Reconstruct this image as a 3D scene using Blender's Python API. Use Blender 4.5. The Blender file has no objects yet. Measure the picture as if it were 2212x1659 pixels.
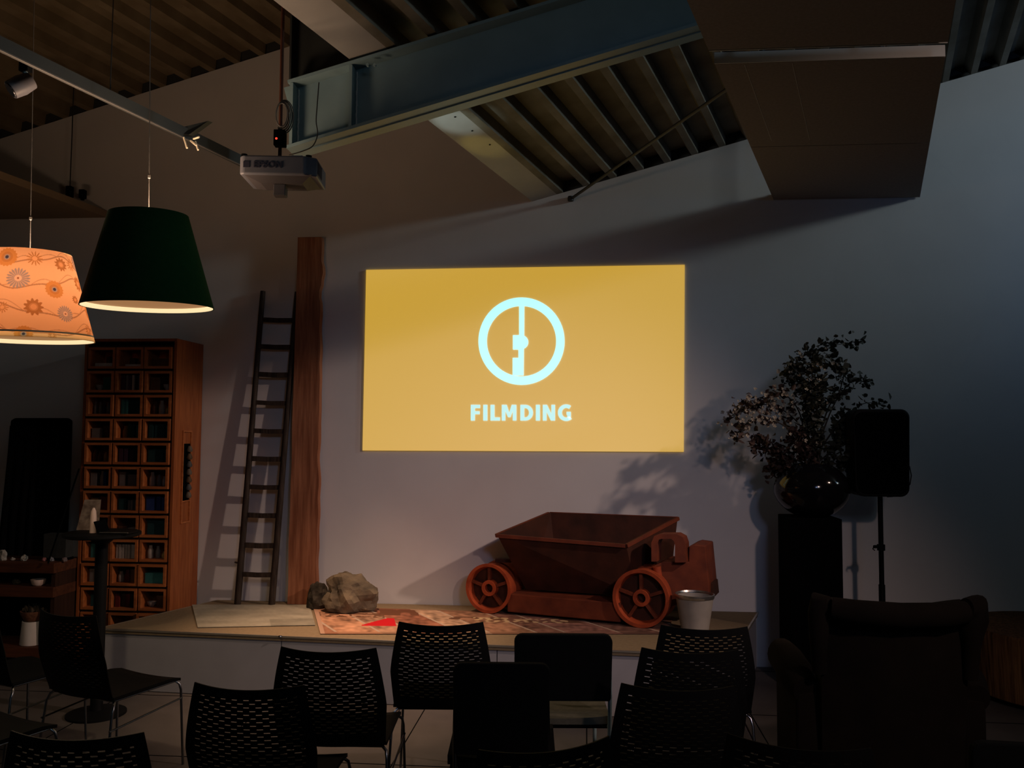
import bpy, bmesh, math, random
import numpy as np
from mathutils import Vector, Matrix
random.seed(7)
SC = bpy.context.scene
COL = SC.collection

# ------------------------------------------------------------------ camera
FPX = 1850.0; CH = 1.7; D = 6.57
yaw, pit, rol = math.radians(5.0), math.radians(3.4), math.radians(0.3)
cf = Vector((-math.sin(yaw)*math.cos(pit), math.cos(yaw)*math.cos(pit), math.sin(pit)))
r0 = Vector((math.cos(yaw), math.sin(yaw), 0)); u0 = r0.cross(cf)
cr = r0*math.cos(rol) + u0*math.sin(rol); cu = cr.cross(cf)
CP = Vector((0, 0, CH))
cam = bpy.data.cameras.new('camera'); camo = bpy.data.objects.new('camera', cam); COL.objects.link(camo)
cam.sensor_width = 36; cam.lens = FPX/2212*36; cam.clip_start = .05; cam.clip_end = 100
camo.matrix_world = Matrix.Translation(CP) @ Matrix((cr, cu, -cf)).transposed().to_4x4()
SC.camera = camo
# world + exposure
w = bpy.data.worlds.new('world'); SC.world = w; w.use_nodes = True
w.node_tree.nodes['Background'].inputs[0].default_value = (.5, .6, .8, 1)
w.node_tree.nodes['Background'].inputs[1].default_value = .002
vs = SC.view_settings
vs.view_transform = 'Standard'; vs.look = 'None'; vs.gamma = 1; vs.use_curve_mapping = False; vs.exposure = 0.0

def lamp(name, kind, loc, target, power, color, size=.2, spot=60, blend=.8, shape='DISK'):
    l = bpy.data.lights.new(name, kind); o = bpy.data.objects.new(name, l); COL.objects.link(o)
    l.energy = power; l.color = color
    if kind == 'AREA': l.shape = shape; l.size = size
    else: l.shadow_soft_size = size
    if kind == 'SPOT': l.spot_size = math.radians(spot); l.spot_blend = blend
    o.location = loc
    if target is not None:
        o.rotation_euler = (Vector(target)-Vector(loc)).to_track_quat('-Z', 'Y').to_euler()
    return o
WARM = (1.0, .56, .36)
# daylight through the high window in the right wall
lamp('window_light', 'SPOT', (9.7, 4.35, 5.5), (-1.6, 6.6, 5.5), 730, (.84, .96, .96), .42, 60, 1.0)
lamp('spot_stage_right', 'SPOT', (4.8, 3.1, 4.4), (-3.2, 6.5, -.45), 700, (1.0, .68, .54), .10, 40, 1.0)
lamp('spot_stage_wash', 'SPOT', (2.3, .2, 3.5), (.2, 6.5, -1.0), 215, (1.0, .66, .56), .09, 50, 1.0)
lamp('spot_stage_edge', 'SPOT', (-1.45, 5.25, 4.0), (-1.55, 5.55, .4), 560, (1.0, .60, .38), .05, 42, 1.0)
lamp('blue_wall_light', 'SPOT', (4.9, 5.2, 3.3), (3.75, 6.57, 3.4), 15, (.20, .48, 1.0), .1, 120, 1.0)
lamp('blue_stage_light', 'SPOT', (1.6, -1.0, 3.6), (-.5, 6.5, 1.1), 105, (.42, .52, 1.0), .3, 40, 1.0)
lamp('cool_fill_behind', 'AREA', (2.5, -3.4, 4.6), (.5, 5, 3.2), 17, (.62, .85, 1.0), 1.6)  # added cool fill behind the camera, out of view; no window stands there

# ------------------------------------------------------------------ pixel helpers
def ray(x, y): return cr*(x-1106) + cu*(829.5-y) + cf*FPX
def Yp(x, y, Yv): d = ray(x, y); return CP + d*(Yv/d.y)
def W(x, y, off=0): return Yp(x, y, D-off)
def Zp(x, y, z): d = ray(x, y); return CP + d*((z-CH)/d.z)
RD = ray(1895, 1015).normalized()
RH = Vector((RD.x, RD.y, 0)).normalized()

# ------------------------------------------------------------------ materials
def mat(name, col, rough=.6, metal=0, var=0, scale=8, col2=None, bump=0, stretch=(1, 1, 1), spec=.5, emit=None, estr=1, detail=4):
    m = bpy.data.materials.new(name); m.use_nodes = True
    nt = m.node_tree; b = nt.nodes['Principled BSDF']
    b.inputs['Base Color'].default_value = (*col, 1); b.inputs['Roughness'].default_value = rough
    b.inputs['Metallic'].default_value = metal; b.inputs['Specular IOR Level'].default_value = spec
    if emit:
        b.inputs['Emission Color'].default_value = (*emit, 1); b.inputs['Emission Strength'].default_value = estr
    tc = nt.nodes.new('ShaderNodeTexCoord'); mp = nt.nodes.new('ShaderNodeMapping')
    mp.inputs['Scale'].default_value = stretch
    nt.links.new(tc.outputs['Object'], mp.inputs[0])
    nz = nt.nodes.new('ShaderNodeTexNoise'); nz.inputs['Scale'].default_value = scale; nz.inputs['Detail'].default_value = detail
    nt.links.new(mp.outputs[0], nz.inputs['Vector'])
    cr_ = nt.nodes.new('ShaderNodeValToRGB')
    c2 = col2 if col2 else tuple(c*(1-var) for c in col)
    cr_.color_ramp.elements[0].position = .32; cr_.color_ramp.elements[1].position = .68
    cr_.color_ramp.elements[0].color = (*c2, 1); cr_.color_ramp.elements[1].color = (*col, 1)
    nt.links.new(nz.outputs['Fac'], cr_.inputs[0]); nt.links.new(cr_.outputs[0], b.inputs['Base Color'])
    if bump:
        bp = nt.nodes.new('ShaderNodeBump'); bp.inputs['Strength'].default_value = bump; bp.inputs['Distance'].default_value = .01
        nt.links.new(nz.outputs['Fac'], bp.inputs['Height']); nt.links.new(bp.outputs[0], b.inputs['Normal'])
    return m
def attr_mat(name, rough=.7, translucent=0):
    m = bpy.data.materials.new(name); m.use_nodes = True; nt = m.node_tree; b = nt.nodes['Principled BSDF']
    a = nt.nodes.new('ShaderNodeAttribute'); a.attribute_name = 'Col'
    nt.links.new(a.outputs['Color'], b.inputs['Base Color']); b.inputs['Roughness'].default_value = rough
    b.inputs['Specular IOR Level'].default_value = .1
    if translucent:
        t = nt.nodes.new('ShaderNodeBsdfTranslucent'); mx = nt.nodes.new('ShaderNodeMixShader'); mx.inputs[0].default_value = translucent
        nt.links.new(a.outputs['Color'], t.inputs[0]); nt.links.new(b.outputs[0], mx.inputs[1]); nt.links.new(t.outputs[0], mx.inputs[2])
        nt.links.new(mx.outputs[0], nt.nodes['Material Output'].inputs[0])
    return m
M = {}
M['wall'] = mat('plaster', (.66, .65, .64), .9, var=.05, scale=3, bump=.08, spec=.1)
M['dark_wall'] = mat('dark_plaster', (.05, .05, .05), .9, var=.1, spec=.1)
M['floor'] = mat('floor_tile', (.075, .068, .064), .55, var=.25, scale=5)
M['deck'] = mat('roof_deck', (.16, .15, .125), .6, col2=(.085, .075, .05), scale=4, stretch=(1, 1, 1), spec=.3)
M['deck_up'] = mat('roof_deck_warm', (.20, .16, .105), .6, col2=(.13, .10, .06), scale=4, spec=.2)
M['steel'] = mat('grey_steel', (.19, .29, .325), .45, var=.12, scale=6)
M['steel_dk'] = mat('dark_steel', (.02, .024, .024), .6, var=.2)
M['strip'] = mat('pale_board', (.30, .30, .29), .6, var=.12, scale=5)
M['panel'] = mat('acoustic_panel', (.22, .20, .20), .9, var=.15, scale=60, spec=.1)
M['panel_edge'] = mat('panel_edge', (.48, .50, .50), .5, var=.05)
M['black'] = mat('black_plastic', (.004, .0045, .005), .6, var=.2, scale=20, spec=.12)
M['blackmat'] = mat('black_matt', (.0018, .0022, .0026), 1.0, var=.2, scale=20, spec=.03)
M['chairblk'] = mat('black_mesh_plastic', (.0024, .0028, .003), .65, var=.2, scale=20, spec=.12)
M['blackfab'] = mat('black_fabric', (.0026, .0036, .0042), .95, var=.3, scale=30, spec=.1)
M['chrome'] = mat('chrome', (.17, .18, .20), .25, 1, var=.05)
M['seatfab'] = mat('grey_green_fabric', (.10, .10, .075), .9, var=.2, scale=40, spec=.1)
M['orange_wood'] = mat('orange_pine', (.33, .098, .028), .5, col2=(.22, .058, .015), scale=6, stretch=(8, 8, .8), spec=.3)
M['orange_wood2'] = mat('lighter_pine', (.42, .135, .042), .5, col2=(.30, .088, .024), scale=6, stretch=(1, 6, 6), spec=.3)
M['dark_wood'] = mat('dark_wood', (.035, .014, .007), .7, col2=(.02, .008, .004), scale=7, stretch=(6, 6, .6), spec=.2)
M['shelf_wood'] = mat('shelf_wood', (.085, .028, .011), .7, col2=(.045, .014, .006), scale=7, stretch=(.6, 6, 6), spec=.2)
M['ladder'] = mat('old_ladder_wood', (.05, .034, .024), .8, col2=(.018, .012, .009), scale=9, stretch=(5, 5, .8), bump=.4, spec=.2)
M['post'] = mat('rough_timber', (.36, .15, .075), .75, col2=(.20, .07, .032), scale=5, stretch=(6, 6, .5), bump=.4, spec=.2)
M['rock'] = mat('rock', (.20, .16, .105), .95, col2=(.06, .052, .04), scale=7, bump=1.0, spec=.1, detail=8)
M['rock_dk'] = mat('dark_rock', (.07, .06, .045), .95, col2=(.03, .026, .02), scale=9, bump=1.0, spec=.1, detail=8)
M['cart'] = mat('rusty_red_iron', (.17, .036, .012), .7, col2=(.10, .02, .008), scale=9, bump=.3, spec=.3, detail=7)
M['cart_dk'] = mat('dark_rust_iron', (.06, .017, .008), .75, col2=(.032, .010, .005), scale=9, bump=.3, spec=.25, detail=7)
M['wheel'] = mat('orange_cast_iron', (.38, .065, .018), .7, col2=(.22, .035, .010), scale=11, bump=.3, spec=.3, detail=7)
M['ore'] = mat('dark_ore', (.012, .014, .012), .9, var=.4, scale=25, bump=.8)
M['stage_top'] = mat('stage_carpet', (.24, .185, .115), .95, var=.15, scale=40, spec=.05)
M['stage_face'] = mat('stage_panel_grey', (.29, .295, .32), .8, var=.08, scale=6, spec=.1)
M['alu'] = mat('aluminium', (.62, .58, .48), .3, .8, var=.1)
M['rug_pale'] = None
M['white'] = mat('white_ceramic', (.62, .58, .54), .5, var=.08)
M['bucket'] = mat('white_enamel', (.34, .32, .28), .6, var=.3, scale=6)
M['galv'] = mat('galvanised_rim', (.5, .5, .48), .3, .9, var=.4, scale=30)
M['paper'] = mat('paper', (.22, .17, .13), .9, col2=(.05, .03, .02), scale=18)
M['green_shade'] = mat('dark_green_fabric', (.010, .050, .016), .95, var=.15, scale=50, spec=.05)
M['shade_in'] = mat('white_shade_lining', (.85, .74, .56), .8, spec=.1)
M['diffuser'] = mat('lamp_diffuser', (.6, .5, .4), .7, emit=(1.0, .48, .19), estr=.30)
M['lining_glow'] = mat('painted_lining_glow', (.8, .7, .6), .6, emit=(1.0, .80, .45), estr=.9)  # emission imitates lamplight falling on the shade lining
M['cord'] = mat('pale_cord', (.09, .085, .08), .5)
M['proj'] = mat('projector_grey', (.11, .115, .14), .5, var=.06)
M['proj_dk'] = mat('projector_dark', (.022, .022, .04), .5)
M['proj_belly'] = mat('projector_belly', (.05, .045, .05), .6, var=.05)
M['red_led'] = mat('red_led', (.5, .05, .03), .4, emit=(1, .06, .03), estr=1.2)
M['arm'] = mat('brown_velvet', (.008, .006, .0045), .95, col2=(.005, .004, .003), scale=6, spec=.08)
M['vase'] = mat('black_glaze', (.004, .004, .005), .1, var=.1, spec=.3)
M['leaf'] = mat('dark_leaf', (.018, .022, .011), .7, var=.5, scale=20)
M['leaf_br'] = mat('brown_leaf', (.04, .018, .012), .8, var=.5, scale=20)
M['twig'] = mat('twig', (.02, .016, .011), .9, var=.3)
M['blossom'] = mat('cream_blossom', (.24, .215, .165), .8, var=.2, scale=30)
M['log'] = mat('striped_wood', (.20, .105, .045), .8, col2=(.06, .028, .012), scale=9, stretch=(7, 7, .35), bump=.4, spec=.1)
M['screen'] = mat('projected_orange', (.6, .6, .6), .9, spec=.05, emit=(.55, .318, .022), estr=1.0)
M['logo'] = mat('projected_white', (.6, .6, .6), .9, spec=.05, emit=(.43, 1.0, .97), estr=1.15)
M['letters'] = mat('projected_letters', (.6, .6, .6), .9, spec=.05, emit=(.46, .85, .84), estr=.95)
M['wax'] = mat('pale_wax', (.55, .42, .36), .6, var=.05)
M['rope'] = mat('dark_cable', (.008, .008, .008), .6)
M['straw'] = mat('dried_plant', (.12, .09, .06), .9, var=.5, scale=30, bump=.6)
M['basket'] = mat('brown_basket', (.13, .05, .022), .9, var=.4, scale=30, bump=.6)
M['soffit'] = mat('soffit_board', (.30, .22, .14), .85, var=.12, scale=2, spec=.1)
_cm = {}
def cmat(c):
    k = tuple(c)
    if k not in _cm: _cm[k] = mat('cover_%d' % len(_cm), c, .6, var=.25, scale=22, spec=.2)
    return _cm[k]

# ------------------------------------------------------------------ mesh helpers
class MB:
    def __init__(s): s.v = []; s.f = []; s.sm = []
    def add(s, vs, fs, smooth=False):
        o = len(s.v); s.v += [tuple(p) for p in vs]; s.f += [tuple(i+o for i in f) for f in fs]; s.sm += [smooth]*len(fs); return s
    def hexa(s, p):  # 8 corners: 4 bottom ccw, 4 top ccw
        return s.add(p, [(3, 2, 1, 0), (4, 5, 6, 7), (0, 1, 5, 4), (1, 2, 6, 5), (2, 3, 7, 6), (3, 0, 4, 7)])
    def box(s, a, b):
        (x0, y0, z0), (x1, y1, z1) = a, b
        return s.hexa([(x0, y0, z0), (x1, y0, z0), (x1, y1, z0), (x0, y1, z0), (x0, y0, z1), (x1, y0, z1), (x1, y1, z1), (x0, y1, z1)])
    def bar(s, a, b, wx, wy, up=(0, 0, 1)):  # box between points
        a = Vector(a); b = Vector(b); d = (b-a).normalized(); u = Vector(up)
        if abs(d.dot(u)) > .95: u = Vector((0, 1, 0))
        x = d.cross(u).normalized()*wx/2; y = x.normalized().cross(d)*wy/2
        return s.hexa([a-x-y, a+x-y, a+x+y, a-x+y, b-x-y, b+x-y, b+x+y, b-x+y])
    def prism(s, poly, ext):  # poly list of Vector, extrude by ext
        n = len(poly); ext = Vector(ext); v = [Vector(p) for p in poly]+[Vector(p)+ext for p in poly]
        return s.add(v, [tuple(range(n))[::-1], tuple(range(n, 2*n))]+[(i, (i+1) % n, n+(i+1) % n, n+i) for i in range(n)])
    def tube(s, pts, r, n=8, closed=False, caps=True):
        pts = [Vector(p) for p in pts]; k = len(pts)
        rs = r if isinstance(r, (list, tuple)) else [r]*k
        vs = []; ref = None
        for i, p in enumerate(pts):
            if closed: t = (pts[(i+1) % k]-pts[i-1])
            else: t = pts[min(i+1, k-1)]-pts[max(i-1, 0)]
            t.normalize()
            if ref is None:
                ref = Vector((0, 0, 1)) if abs(t.z) < .9 else Vector((1, 0, 0))
            a = t.cross(ref).normalized(); b_ = a.cross(t).normalized(); ref = b_
            for j in range(n):
                q = 2*math.pi*j/n; vs.append(p+(a*math.cos(q)+b_*math.sin(q))*rs[i])
        fs = []
        for i in range(k if closed else k-1):
            for j in range(n):
                i2 = (i+1) % k
                fs.append((i*n+j, i*n+(j+1) % n, i2*n+(j+1) % n, i2*n+j))
        if caps and not closed: fs += [tuple(range(n))[::-1], tuple((k-1)*n+j for j in range(n))]
        return s.add(vs, fs, True)
    def lathe(s, prof, c=(0, 0, 0), n=40, cap=True, axis=None):
        c = Vector(c); R = axis if axis else Matrix.Identity(3); vs = []
        for (r, z) in prof:
            for j in range(n):
                q = 2*math.pi*j/n; vs.append(c+R @ Vector((r*math.cos(q), r*math.sin(q), z)))
        k = len(prof); fs = [(i*n+j, i*n+(j+1) % n, (i+1)*n+(j+1) % n, (i+1)*n+j) for i in range(k-1) for j in range(n)]
        if cap: fs += [tuple(range(n))[::-1], tuple((k-1)*n+j for j in range(n))]
        return s.add(vs, fs, True)
    def build(s, name, m, parent=None, bevel=0, seg=2, subsurf=0):
        me = bpy.data.meshes.new(name); me.from_pydata(s.v, [], s.f); me.update()
        for p, q in zip(me.polygons, s.sm): p.use_smooth = q
        bm = bmesh.new(); bm.from_mesh(me); bmesh.ops.recalc_face_normals(bm, faces=bm.faces); bm.to_mesh(me); bm.free()
        o = bpy.data.objects.new(name, me); COL.objects.link(o)
        if m: me.materials.append(m)
        if parent is not None: o.parent = parent
        if any(s.sm):
            md = o.modifiers.new('es', 'EDGE_SPLIT'); md.split_angle = math.radians(45)
        if bevel:
            md = o.modifiers.new('bv', 'BEVEL'); md.width = bevel; md.segments = seg; md.limit_method = 'ANGLE'
        if subsurf:
            o.modifiers.clear(); md = o.modifiers.new('ss', 'SUBSURF'); md.levels = subsurf; md.render_levels = subsurf
            for p in me.polygons: p.use_smooth = True
        return o
def tag(o, label, cat, group=None, kind=None):
    if label: o['label'] = label
    if cat: o['category'] = cat
    if group: o['group'] = group
    if kind: o['kind'] = kind
    return o
def empty(name, loc=(0, 0, 0), rz=0, label=None, cat=None, group=None):
    o = bpy.data.objects.new(name, None); COL.objects.link(o); o.location = loc; o.rotation_euler = (0, 0, rz); o.empty_display_size = .1
    return tag(o, label, cat, group)
def struct(o): o['kind'] = 'structure'; return o
def copy_tree(o, parent=None):
    c = o.copy(); COL.objects.link(c)
    if parent is not None: c.parent = parent
    for ch in [q for q in ALLOBJ() if q.parent == o]: copy_tree(ch, c)
    return c
def ALLOBJ(): return list(COL.objects)
def text_mesh(name, txt, h, m, parent, mtx, bold=0, extr=.002):
    cu_ = bpy.data.curves.new(name+'_c', 'FONT'); cu_.body = txt; cu_.size = 1; cu_.offset = bold; cu_.extrude = extr/h
    cu_.align_x = 'CENTER'; cu_.align_y = 'CENTER'
    t = bpy.data.objects.new(name+'_t', cu_); COL.objects.link(t)
    bpy.context.view_layer.update()
    me = bpy.data.meshes.new_from_object(t.evaluated_get(bpy.context.evaluated_depsgraph_get()))
    bpy.data.objects.remove(t)
    xs = [v.co.x for v in me.vertices]; ys = [v.co.y for v in me.vertices]
    cx, cy = (max(xs)+min(xs))/2, (max(ys)+min(ys))/2; sy = h/(max(ys)-min(ys))
    return me, cx, cy, sy, (max(xs)-min(xs))
def put_text(name, txt, h, wid, m, parent, mtx, bold=0, extr=.002):
    me, cx, cy, sy, wd = text_mesh(name, txt, h, m, parent, mtx, bold, extr)
    sx = wid/wd
    for v in me.vertices:
        p = Vector(((v.co.x-cx)*sx, (v.co.y-cy)*sy, v.co.z*sy)); v.co = mtx @ p
    me.materials.clear(); me.materials.append(m)
    o = bpy.data.objects.new(name, me); COL.objects.link(o)
    if parent is not None: o.parent = parent
    return o

# ================================================================== THE ROOM
struct(MB().box((-7, -4, -.2), (10.6, 7.0, 0)).build('floor', M['floor']))
# thin grout lines of the large floor tiles belong to the floor
fj = MB()
for k in range(-6, 11): fj.box((k*1.0-.003, -3.9, 0), (k*1.0+.003, 6.5, .0015))
for k in range(-4, 7): fj.box((-6.9, k*1.0+.45-.003, 0), (10.4, k*1.0+.45+.003, .0016))
fjo = fj.build('floor_joint', M['blackmat'], bpy.data.objects['floor'])
# back wall with the two stepped roof lines
A = W(1220, 415); B = W(2212, 128); A2 = W(0, 300); B2 = W(632, 98)
sl1 = (B.z-A.z)/(B.x-A.x); sl2 = (B2.z-A2.z)/(B2.x-A2.x)
E1 = Vector((1, 0, sl1)).normalized(); E2 = Vector((1, 0, sl2)).normalized()
def zlow(x): return A.z+(x-A.x)*sl1
def zup(x): return A2.z+(x-A2.x)*sl2
XL = W(1150, 432).x; XR = W(1203, 417).x
poly = [(-7, D, 0), (10.6, D, 0), (10.6, D, zlow(10.6)), (XR, D, zlow(XR)), (XR, D, zup(XR)), (-7, D, zup(-7))]
struct(MB().prism(poly, (0, .25, 0)).build('wall_back', M['wall']))
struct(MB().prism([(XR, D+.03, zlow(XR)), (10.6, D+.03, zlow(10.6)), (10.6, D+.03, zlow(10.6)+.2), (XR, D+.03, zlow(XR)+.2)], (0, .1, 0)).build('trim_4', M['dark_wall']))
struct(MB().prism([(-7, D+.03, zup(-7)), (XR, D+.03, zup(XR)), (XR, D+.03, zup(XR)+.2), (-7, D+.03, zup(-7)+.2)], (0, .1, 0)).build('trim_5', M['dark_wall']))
struct(MB().box((-7.2, -4, 0), (-7, D+.25, 6)).build('wall_left', M['wall']))
struct(MB().box((-7.2, -4.2, 0), (10.8, -4, 8)).build('wall_front', M['dark_wall']))
wr = MB()
wr.box((10.6, -4, 0), (10.8, 3.6, 8)); wr.box((10.6, 5.1, 0), (10.8, D+.25, 8)); wr.box((10.6, 3.6, 0), (10.8, 5.1, 4.8)); wr.box((10.6, 3.6, 6.2), (10.8, 5.1, 8))
struct(wr.build('wall_right', M['dark_wall']))
wn = struct(MB().box((10.68, 3.6, 4.8), (10.72, 5.1, 4.85)).box((10.68, 3.6, 6.15), (10.72, 5.1, 6.2)).box((10.68, 3.6, 4.85), (10.72, 3.66, 6.15)).box((10.68, 5.04, 4.85), (10.72, 5.1, 6.15)).build('window_1', M['steel']))

def deck(name, P0, e, u0_, u1_, t1, m, pitch=.215, dep=.085):
    n = e.cross(RD).normalized()
    if n.z < 0: n = -n
    prof = []
    k = 0; u = u0_
    while u < u1_:
        for (du, h) in ((0, 0), (.05, 0), (.075, 1), (.19, 1)): prof.append((u+du, h*dep))
        u += pitch
    mb = MB(); vs = []
    for (u, h) in prof:
        a = P0+e*u+n*h; vs.append(a); vs.append(a-RD*t1)
    fs = [(2*i, 2*i+1, 2*i+3, 2*i+2) for i in range(len(prof)-1)]
    mb.add(vs, fs)
    # upper skin, so that the deck has a thickness
    o = len(vs); q = [P0+e*u0_+n*.16, P0+e*u0_+n*.16-RD*t1, P0+e*u1_+n*.16-RD*t1, P0+e*u1_+n*.16]
    mb.add(q, [(0, 1, 2, 3)])
    return mb.build(name, m)
P1 = Vector((XR, D, zlow(XR))); struct(deck('ceiling', P1, E1, 0, 11.5, 8.5, M['deck']))
P2 = Vector((-7.4, D, zup(-7.4))); struct(deck('ceiling.001', P2, E2, 0, 7.6, 9.5, M['deck_up']))
# edge board of the lower roof and the upstand above it
n1 = E1.cross(RD).normalized(); n1 = n1 if n1.z > 0 else -n1
wst = (XR-XL)/E1.x
q = P1-E1*wst
o = struct(MB().hexa([q, P1, P1-RD*8.5, q-RD*8.5, q+n1*.1, P1+n1*.1, P1-RD*8.5+n1*.1, q-RD*8.5+n1*.1]).build('trim_1', M['strip']))
up = P1+n1*.1
hgt = zup(XR)-zlow(XR)
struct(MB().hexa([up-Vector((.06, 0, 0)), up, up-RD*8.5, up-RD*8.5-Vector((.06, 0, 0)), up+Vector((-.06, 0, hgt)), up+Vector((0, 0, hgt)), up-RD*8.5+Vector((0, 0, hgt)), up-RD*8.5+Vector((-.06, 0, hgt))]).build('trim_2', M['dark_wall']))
# screw heads on the board
sc = MB()
for (px, py) in ((983, 252), (1020, 282), (1058, 312)):
    d_ = ray(px, py); t = (P1-CP).dot(n1)/d_.dot(n1); c = CP+d_*t
    sc.lathe([(.006, -.004), (.006, .0)], c, 8)
sc.build('screw_head', M['blackmat'], bpy.data.objects['trim_1'])
# flat lower ceiling over the shelf corner at far left
s0 = W(232, 469); zs = 3.45
a = Vector((s0.x, D, zs)); b = Vector((-4.06, 5.40, zs)); c_ = b+(b-a)*1.6
struct(MB().prism([a, c_, Vector((-7, c_.y, zs)), Vector((-7, D, zs))], (0, 0, .055)).build('trim_3', M['soffit']))

# ------------------------------------------------------------------ steel beam
YB = 4.235
def roofz(x, y): # underside of the lower deck at x,y
    d = P1; return P1.z - (n1.x*(x-P1.x)+n1.y*(y-P1.y))/n1.z
zb = lambda x: roofz(x, YB)-.012
beam = empty('roof_beam', (-1.5, YB, zb(-1.5)), 0, 'blue-grey steel I-beam rising to the right under the roof deck', 'beam')
x0, x1 = -1.52, 9.5; bh = .355
def P_(x, dz, y=YB): return Vector((x, y, zb(x)+dz)) - Vector(beam.location)
MB().bar(P_(x0, -bh/2), P_(x1, -bh/2), .014, bh).build('web', M['steel'], beam)
MB().bar(P_(x0, -.008), P_(x1, -.008), .17, .016).build('flange', M['steel'], beam)
MB().bar(P_(x0, -bh+.008), P_(x1, -bh+.008), .17, .016).build('flange', M['steel'], beam)
for xx in (-1.50, Yp(766, 200, YB).x):
    MB().box(P_(xx, -bh+.016, YB-.08)-Vector((.008, 0, 0)), P_(xx, -.018, YB+.08)+Vector((.008, 0, 0))).build('stiffener', M['steel'], beam)
    if True:
        wl = MB(); rr_ = random.Random(3)
        pts = [P_(xx+.014, -bh+.03+ (bh-.06)*k/24, YB-.0085) + Vector((rr_.uniform(-.0015, .0015), 0, 0)) for k in range(25)]
        wl.tube(pts, [.0045*rr_.uniform(.6, 1.2) for _ in pts], 6); wl.build('weld_seam', M['panel_edge'], beam)
bt = MB()
for px in (795, 810):
    p = Yp(px, 142, YB-.085)-Vector(beam.location); bt.tube([p, p+Vector((0, -.015, 0))], .008, 8)
bt.build('bolt', M['steel'], beam)
# dark steel stub carrying the upper roof above the beam end
stub = empty('roof_post', (-1.5, YB+.05, zb(-1.5)), 0, 'dark steel plate post standing on the beam end, up to the upper roof', 'post')
MB().hexa([(-.03, -.01, .0), (.55, -.01, .16), (.55, .01, .16), (-.03, .01, 0), (-.03, -.01, 2.0), (.55, -.01, 2.0), (.55, .01, 2.0), (-.03, .01, 2.0)]).build('web', M['steel_dk'], stub)
MB().hexa([(-.04, -.06, .0), (-.03, -.06, .0), (-.03, .06, 0), (-.04, .06, 0), (-.04, -.06, 2.0), (-.03, -.06, 2.0), (-.03, .06, 2.0), (-.04, .06, 2.0)]).build('flange', M['steel_dk'], stub)

# wind brace rod
r_a = W(1233, 430, .01); r_b = Yp(1600, 172, 4.6)
rod = empty('brace_rod', r_a, 0, 'thin dark steel rod slanting from the wall up to the roof', 'rod')
MB().tube([(0, 0, 0), r_b-r_a], .011, 8).build('bar', M['steel_dk'], rod)
MB().lathe([(.0, -.02), (.022, -.018), (.025, 0), (.022, .018), (0, .02)], (0, -.01, 0), 12).build('end_bracket', M['steel_dk'], rod)

# ------------------------------------------------------------------ acoustic ceiling panels
ZP = 3.49
wl_, wr_ = W(1670, 433), W(1985, 432)
cx0 = Vector((wl_.x, D-.02, ZP)); cxw = wr_.x-wl_.x
def raft(name, tstart, length, label, tilt=0.):
    o_ = cx0-RH*tstart
    e = empty(name, o_, 0, label, 'ceiling panel')
    dirx = Vector((cxw, 0, 0)); L = -RH*length
    nseg = int(round(length/1.2)); sg = length/nseg
    for k in range(nseg):
        a = -RH*(sg*k+.004); b = -RH*(sg*(k+1)-.004)
        MB().hexa([b, b+dirx, a+dirx, a, b+Vector((0, 0, .05)), b+dirx+Vector((0, 0, .05)), a+dirx+Vector((0, 0, .05)), a+Vector((0, 0, .05))]).build('board', M['panel'], e)
    for (u) in (0, 1):
        b = -RH*(length*u)+ (RH*-.006 if u else RH*.006)
        MB().hexa([b, b+dirx, b+dirx+RH*.006, b+RH*.006, b+Vector((0, 0, .055)), b+dirx+Vector((0, 0, .055)), b+dirx+RH*.006+Vector((0, 0, .055)), b+RH*.006+Vector((0, 0, .055))]).build('edge_profile', M['panel_edge'], e)
    for u in (.2, .73):
        for v in (.12, length-.12):
            p = dirx*u-RH*v+Vector((0, 0, .05)); zz = roofz(p.x+o_.x, p.y+o_.y)-o_.z
            MB().tube([p, Vector((p.x, p.y, zz))], .006, 6).tube([p, p+Vector((0, 0, .06))], .018, 8).build('hanger', M['chrome'], e)
    # faint chalk lines scribed along the boards
    ms = MB()
    for u in (.13, .34): ms.bar(dirx*u-RH*1.4+Vector((0, 0, -.0005)), dirx*u-RH*(length-.02)+Vector((0, 0, -.0005)), .002, .001)
    ms.build('scribed_line', M['panel_edge'], e)
    return e
L1 = (D-.02-4.1)/RH.y
raft('ceiling_panel', 0, L1, 'dark hanging ceiling panel of two boards ending at the back wall')
raft('ceiling_panel', L1+.16, 2.4, 'dark hanging ceiling panel cut by the top of the photo, nearer than its pair')

# ------------------------------------------------------------------ projection
c = {k: W(*v, .012) for k, v in dict(tl=(791, 583), tr=(1479, 572), bl=(783, 973), br=(1477, 976)).items()}
scr = empty('projected_picture', c['bl'], 0, 'orange projected picture with white ring emblem and lettering on the back wall', 'projection')
o0 = c['bl']
MB().prism([c['bl']-o0, c['br']-o0, c['tr']-o0, c['tl']-o0], (0, .010, 0)).build('picture_area', M['screen'], scr)
def S(px, py, off=.016): return W(px, py, off)-o0
lg = MB(); n = 72; cx, cy = 1126.5, 737
for i in range(n):
    def pt(i, r): q = 2*math.pi*i/n; return S(cx+r*math.cos(q), cy+r*1.015*math.sin(q))
    p = [pt(i, 75), pt(i+1, 75), pt(i+1, 93), pt(i, 93)]
    lg.add(p+[v+Vector((0, .004, 0)) for v in p], [(0, 1, 2, 3), (3, 2, 6, 7), (0, 4, 5, 1)])
outl_ = [(1121.5, 661), (1121.5, 724), (1108, 724), (1108, 755), (1120, 755), (1120, 773), (1107.5, 773), (1107.5, 811), (1131, 811)]
outl_ += [(1126+15*math.cos(t), 739+15*math.sin(t)) for t in np.linspace(1.2, -1.15, 14)]+[(1132.5, 661)]
lg.prism([S(x, y, .0165) for x, y in outl_], (0, .003, 0)); lg.build('ring_emblem', M['logo'], scr)
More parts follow.
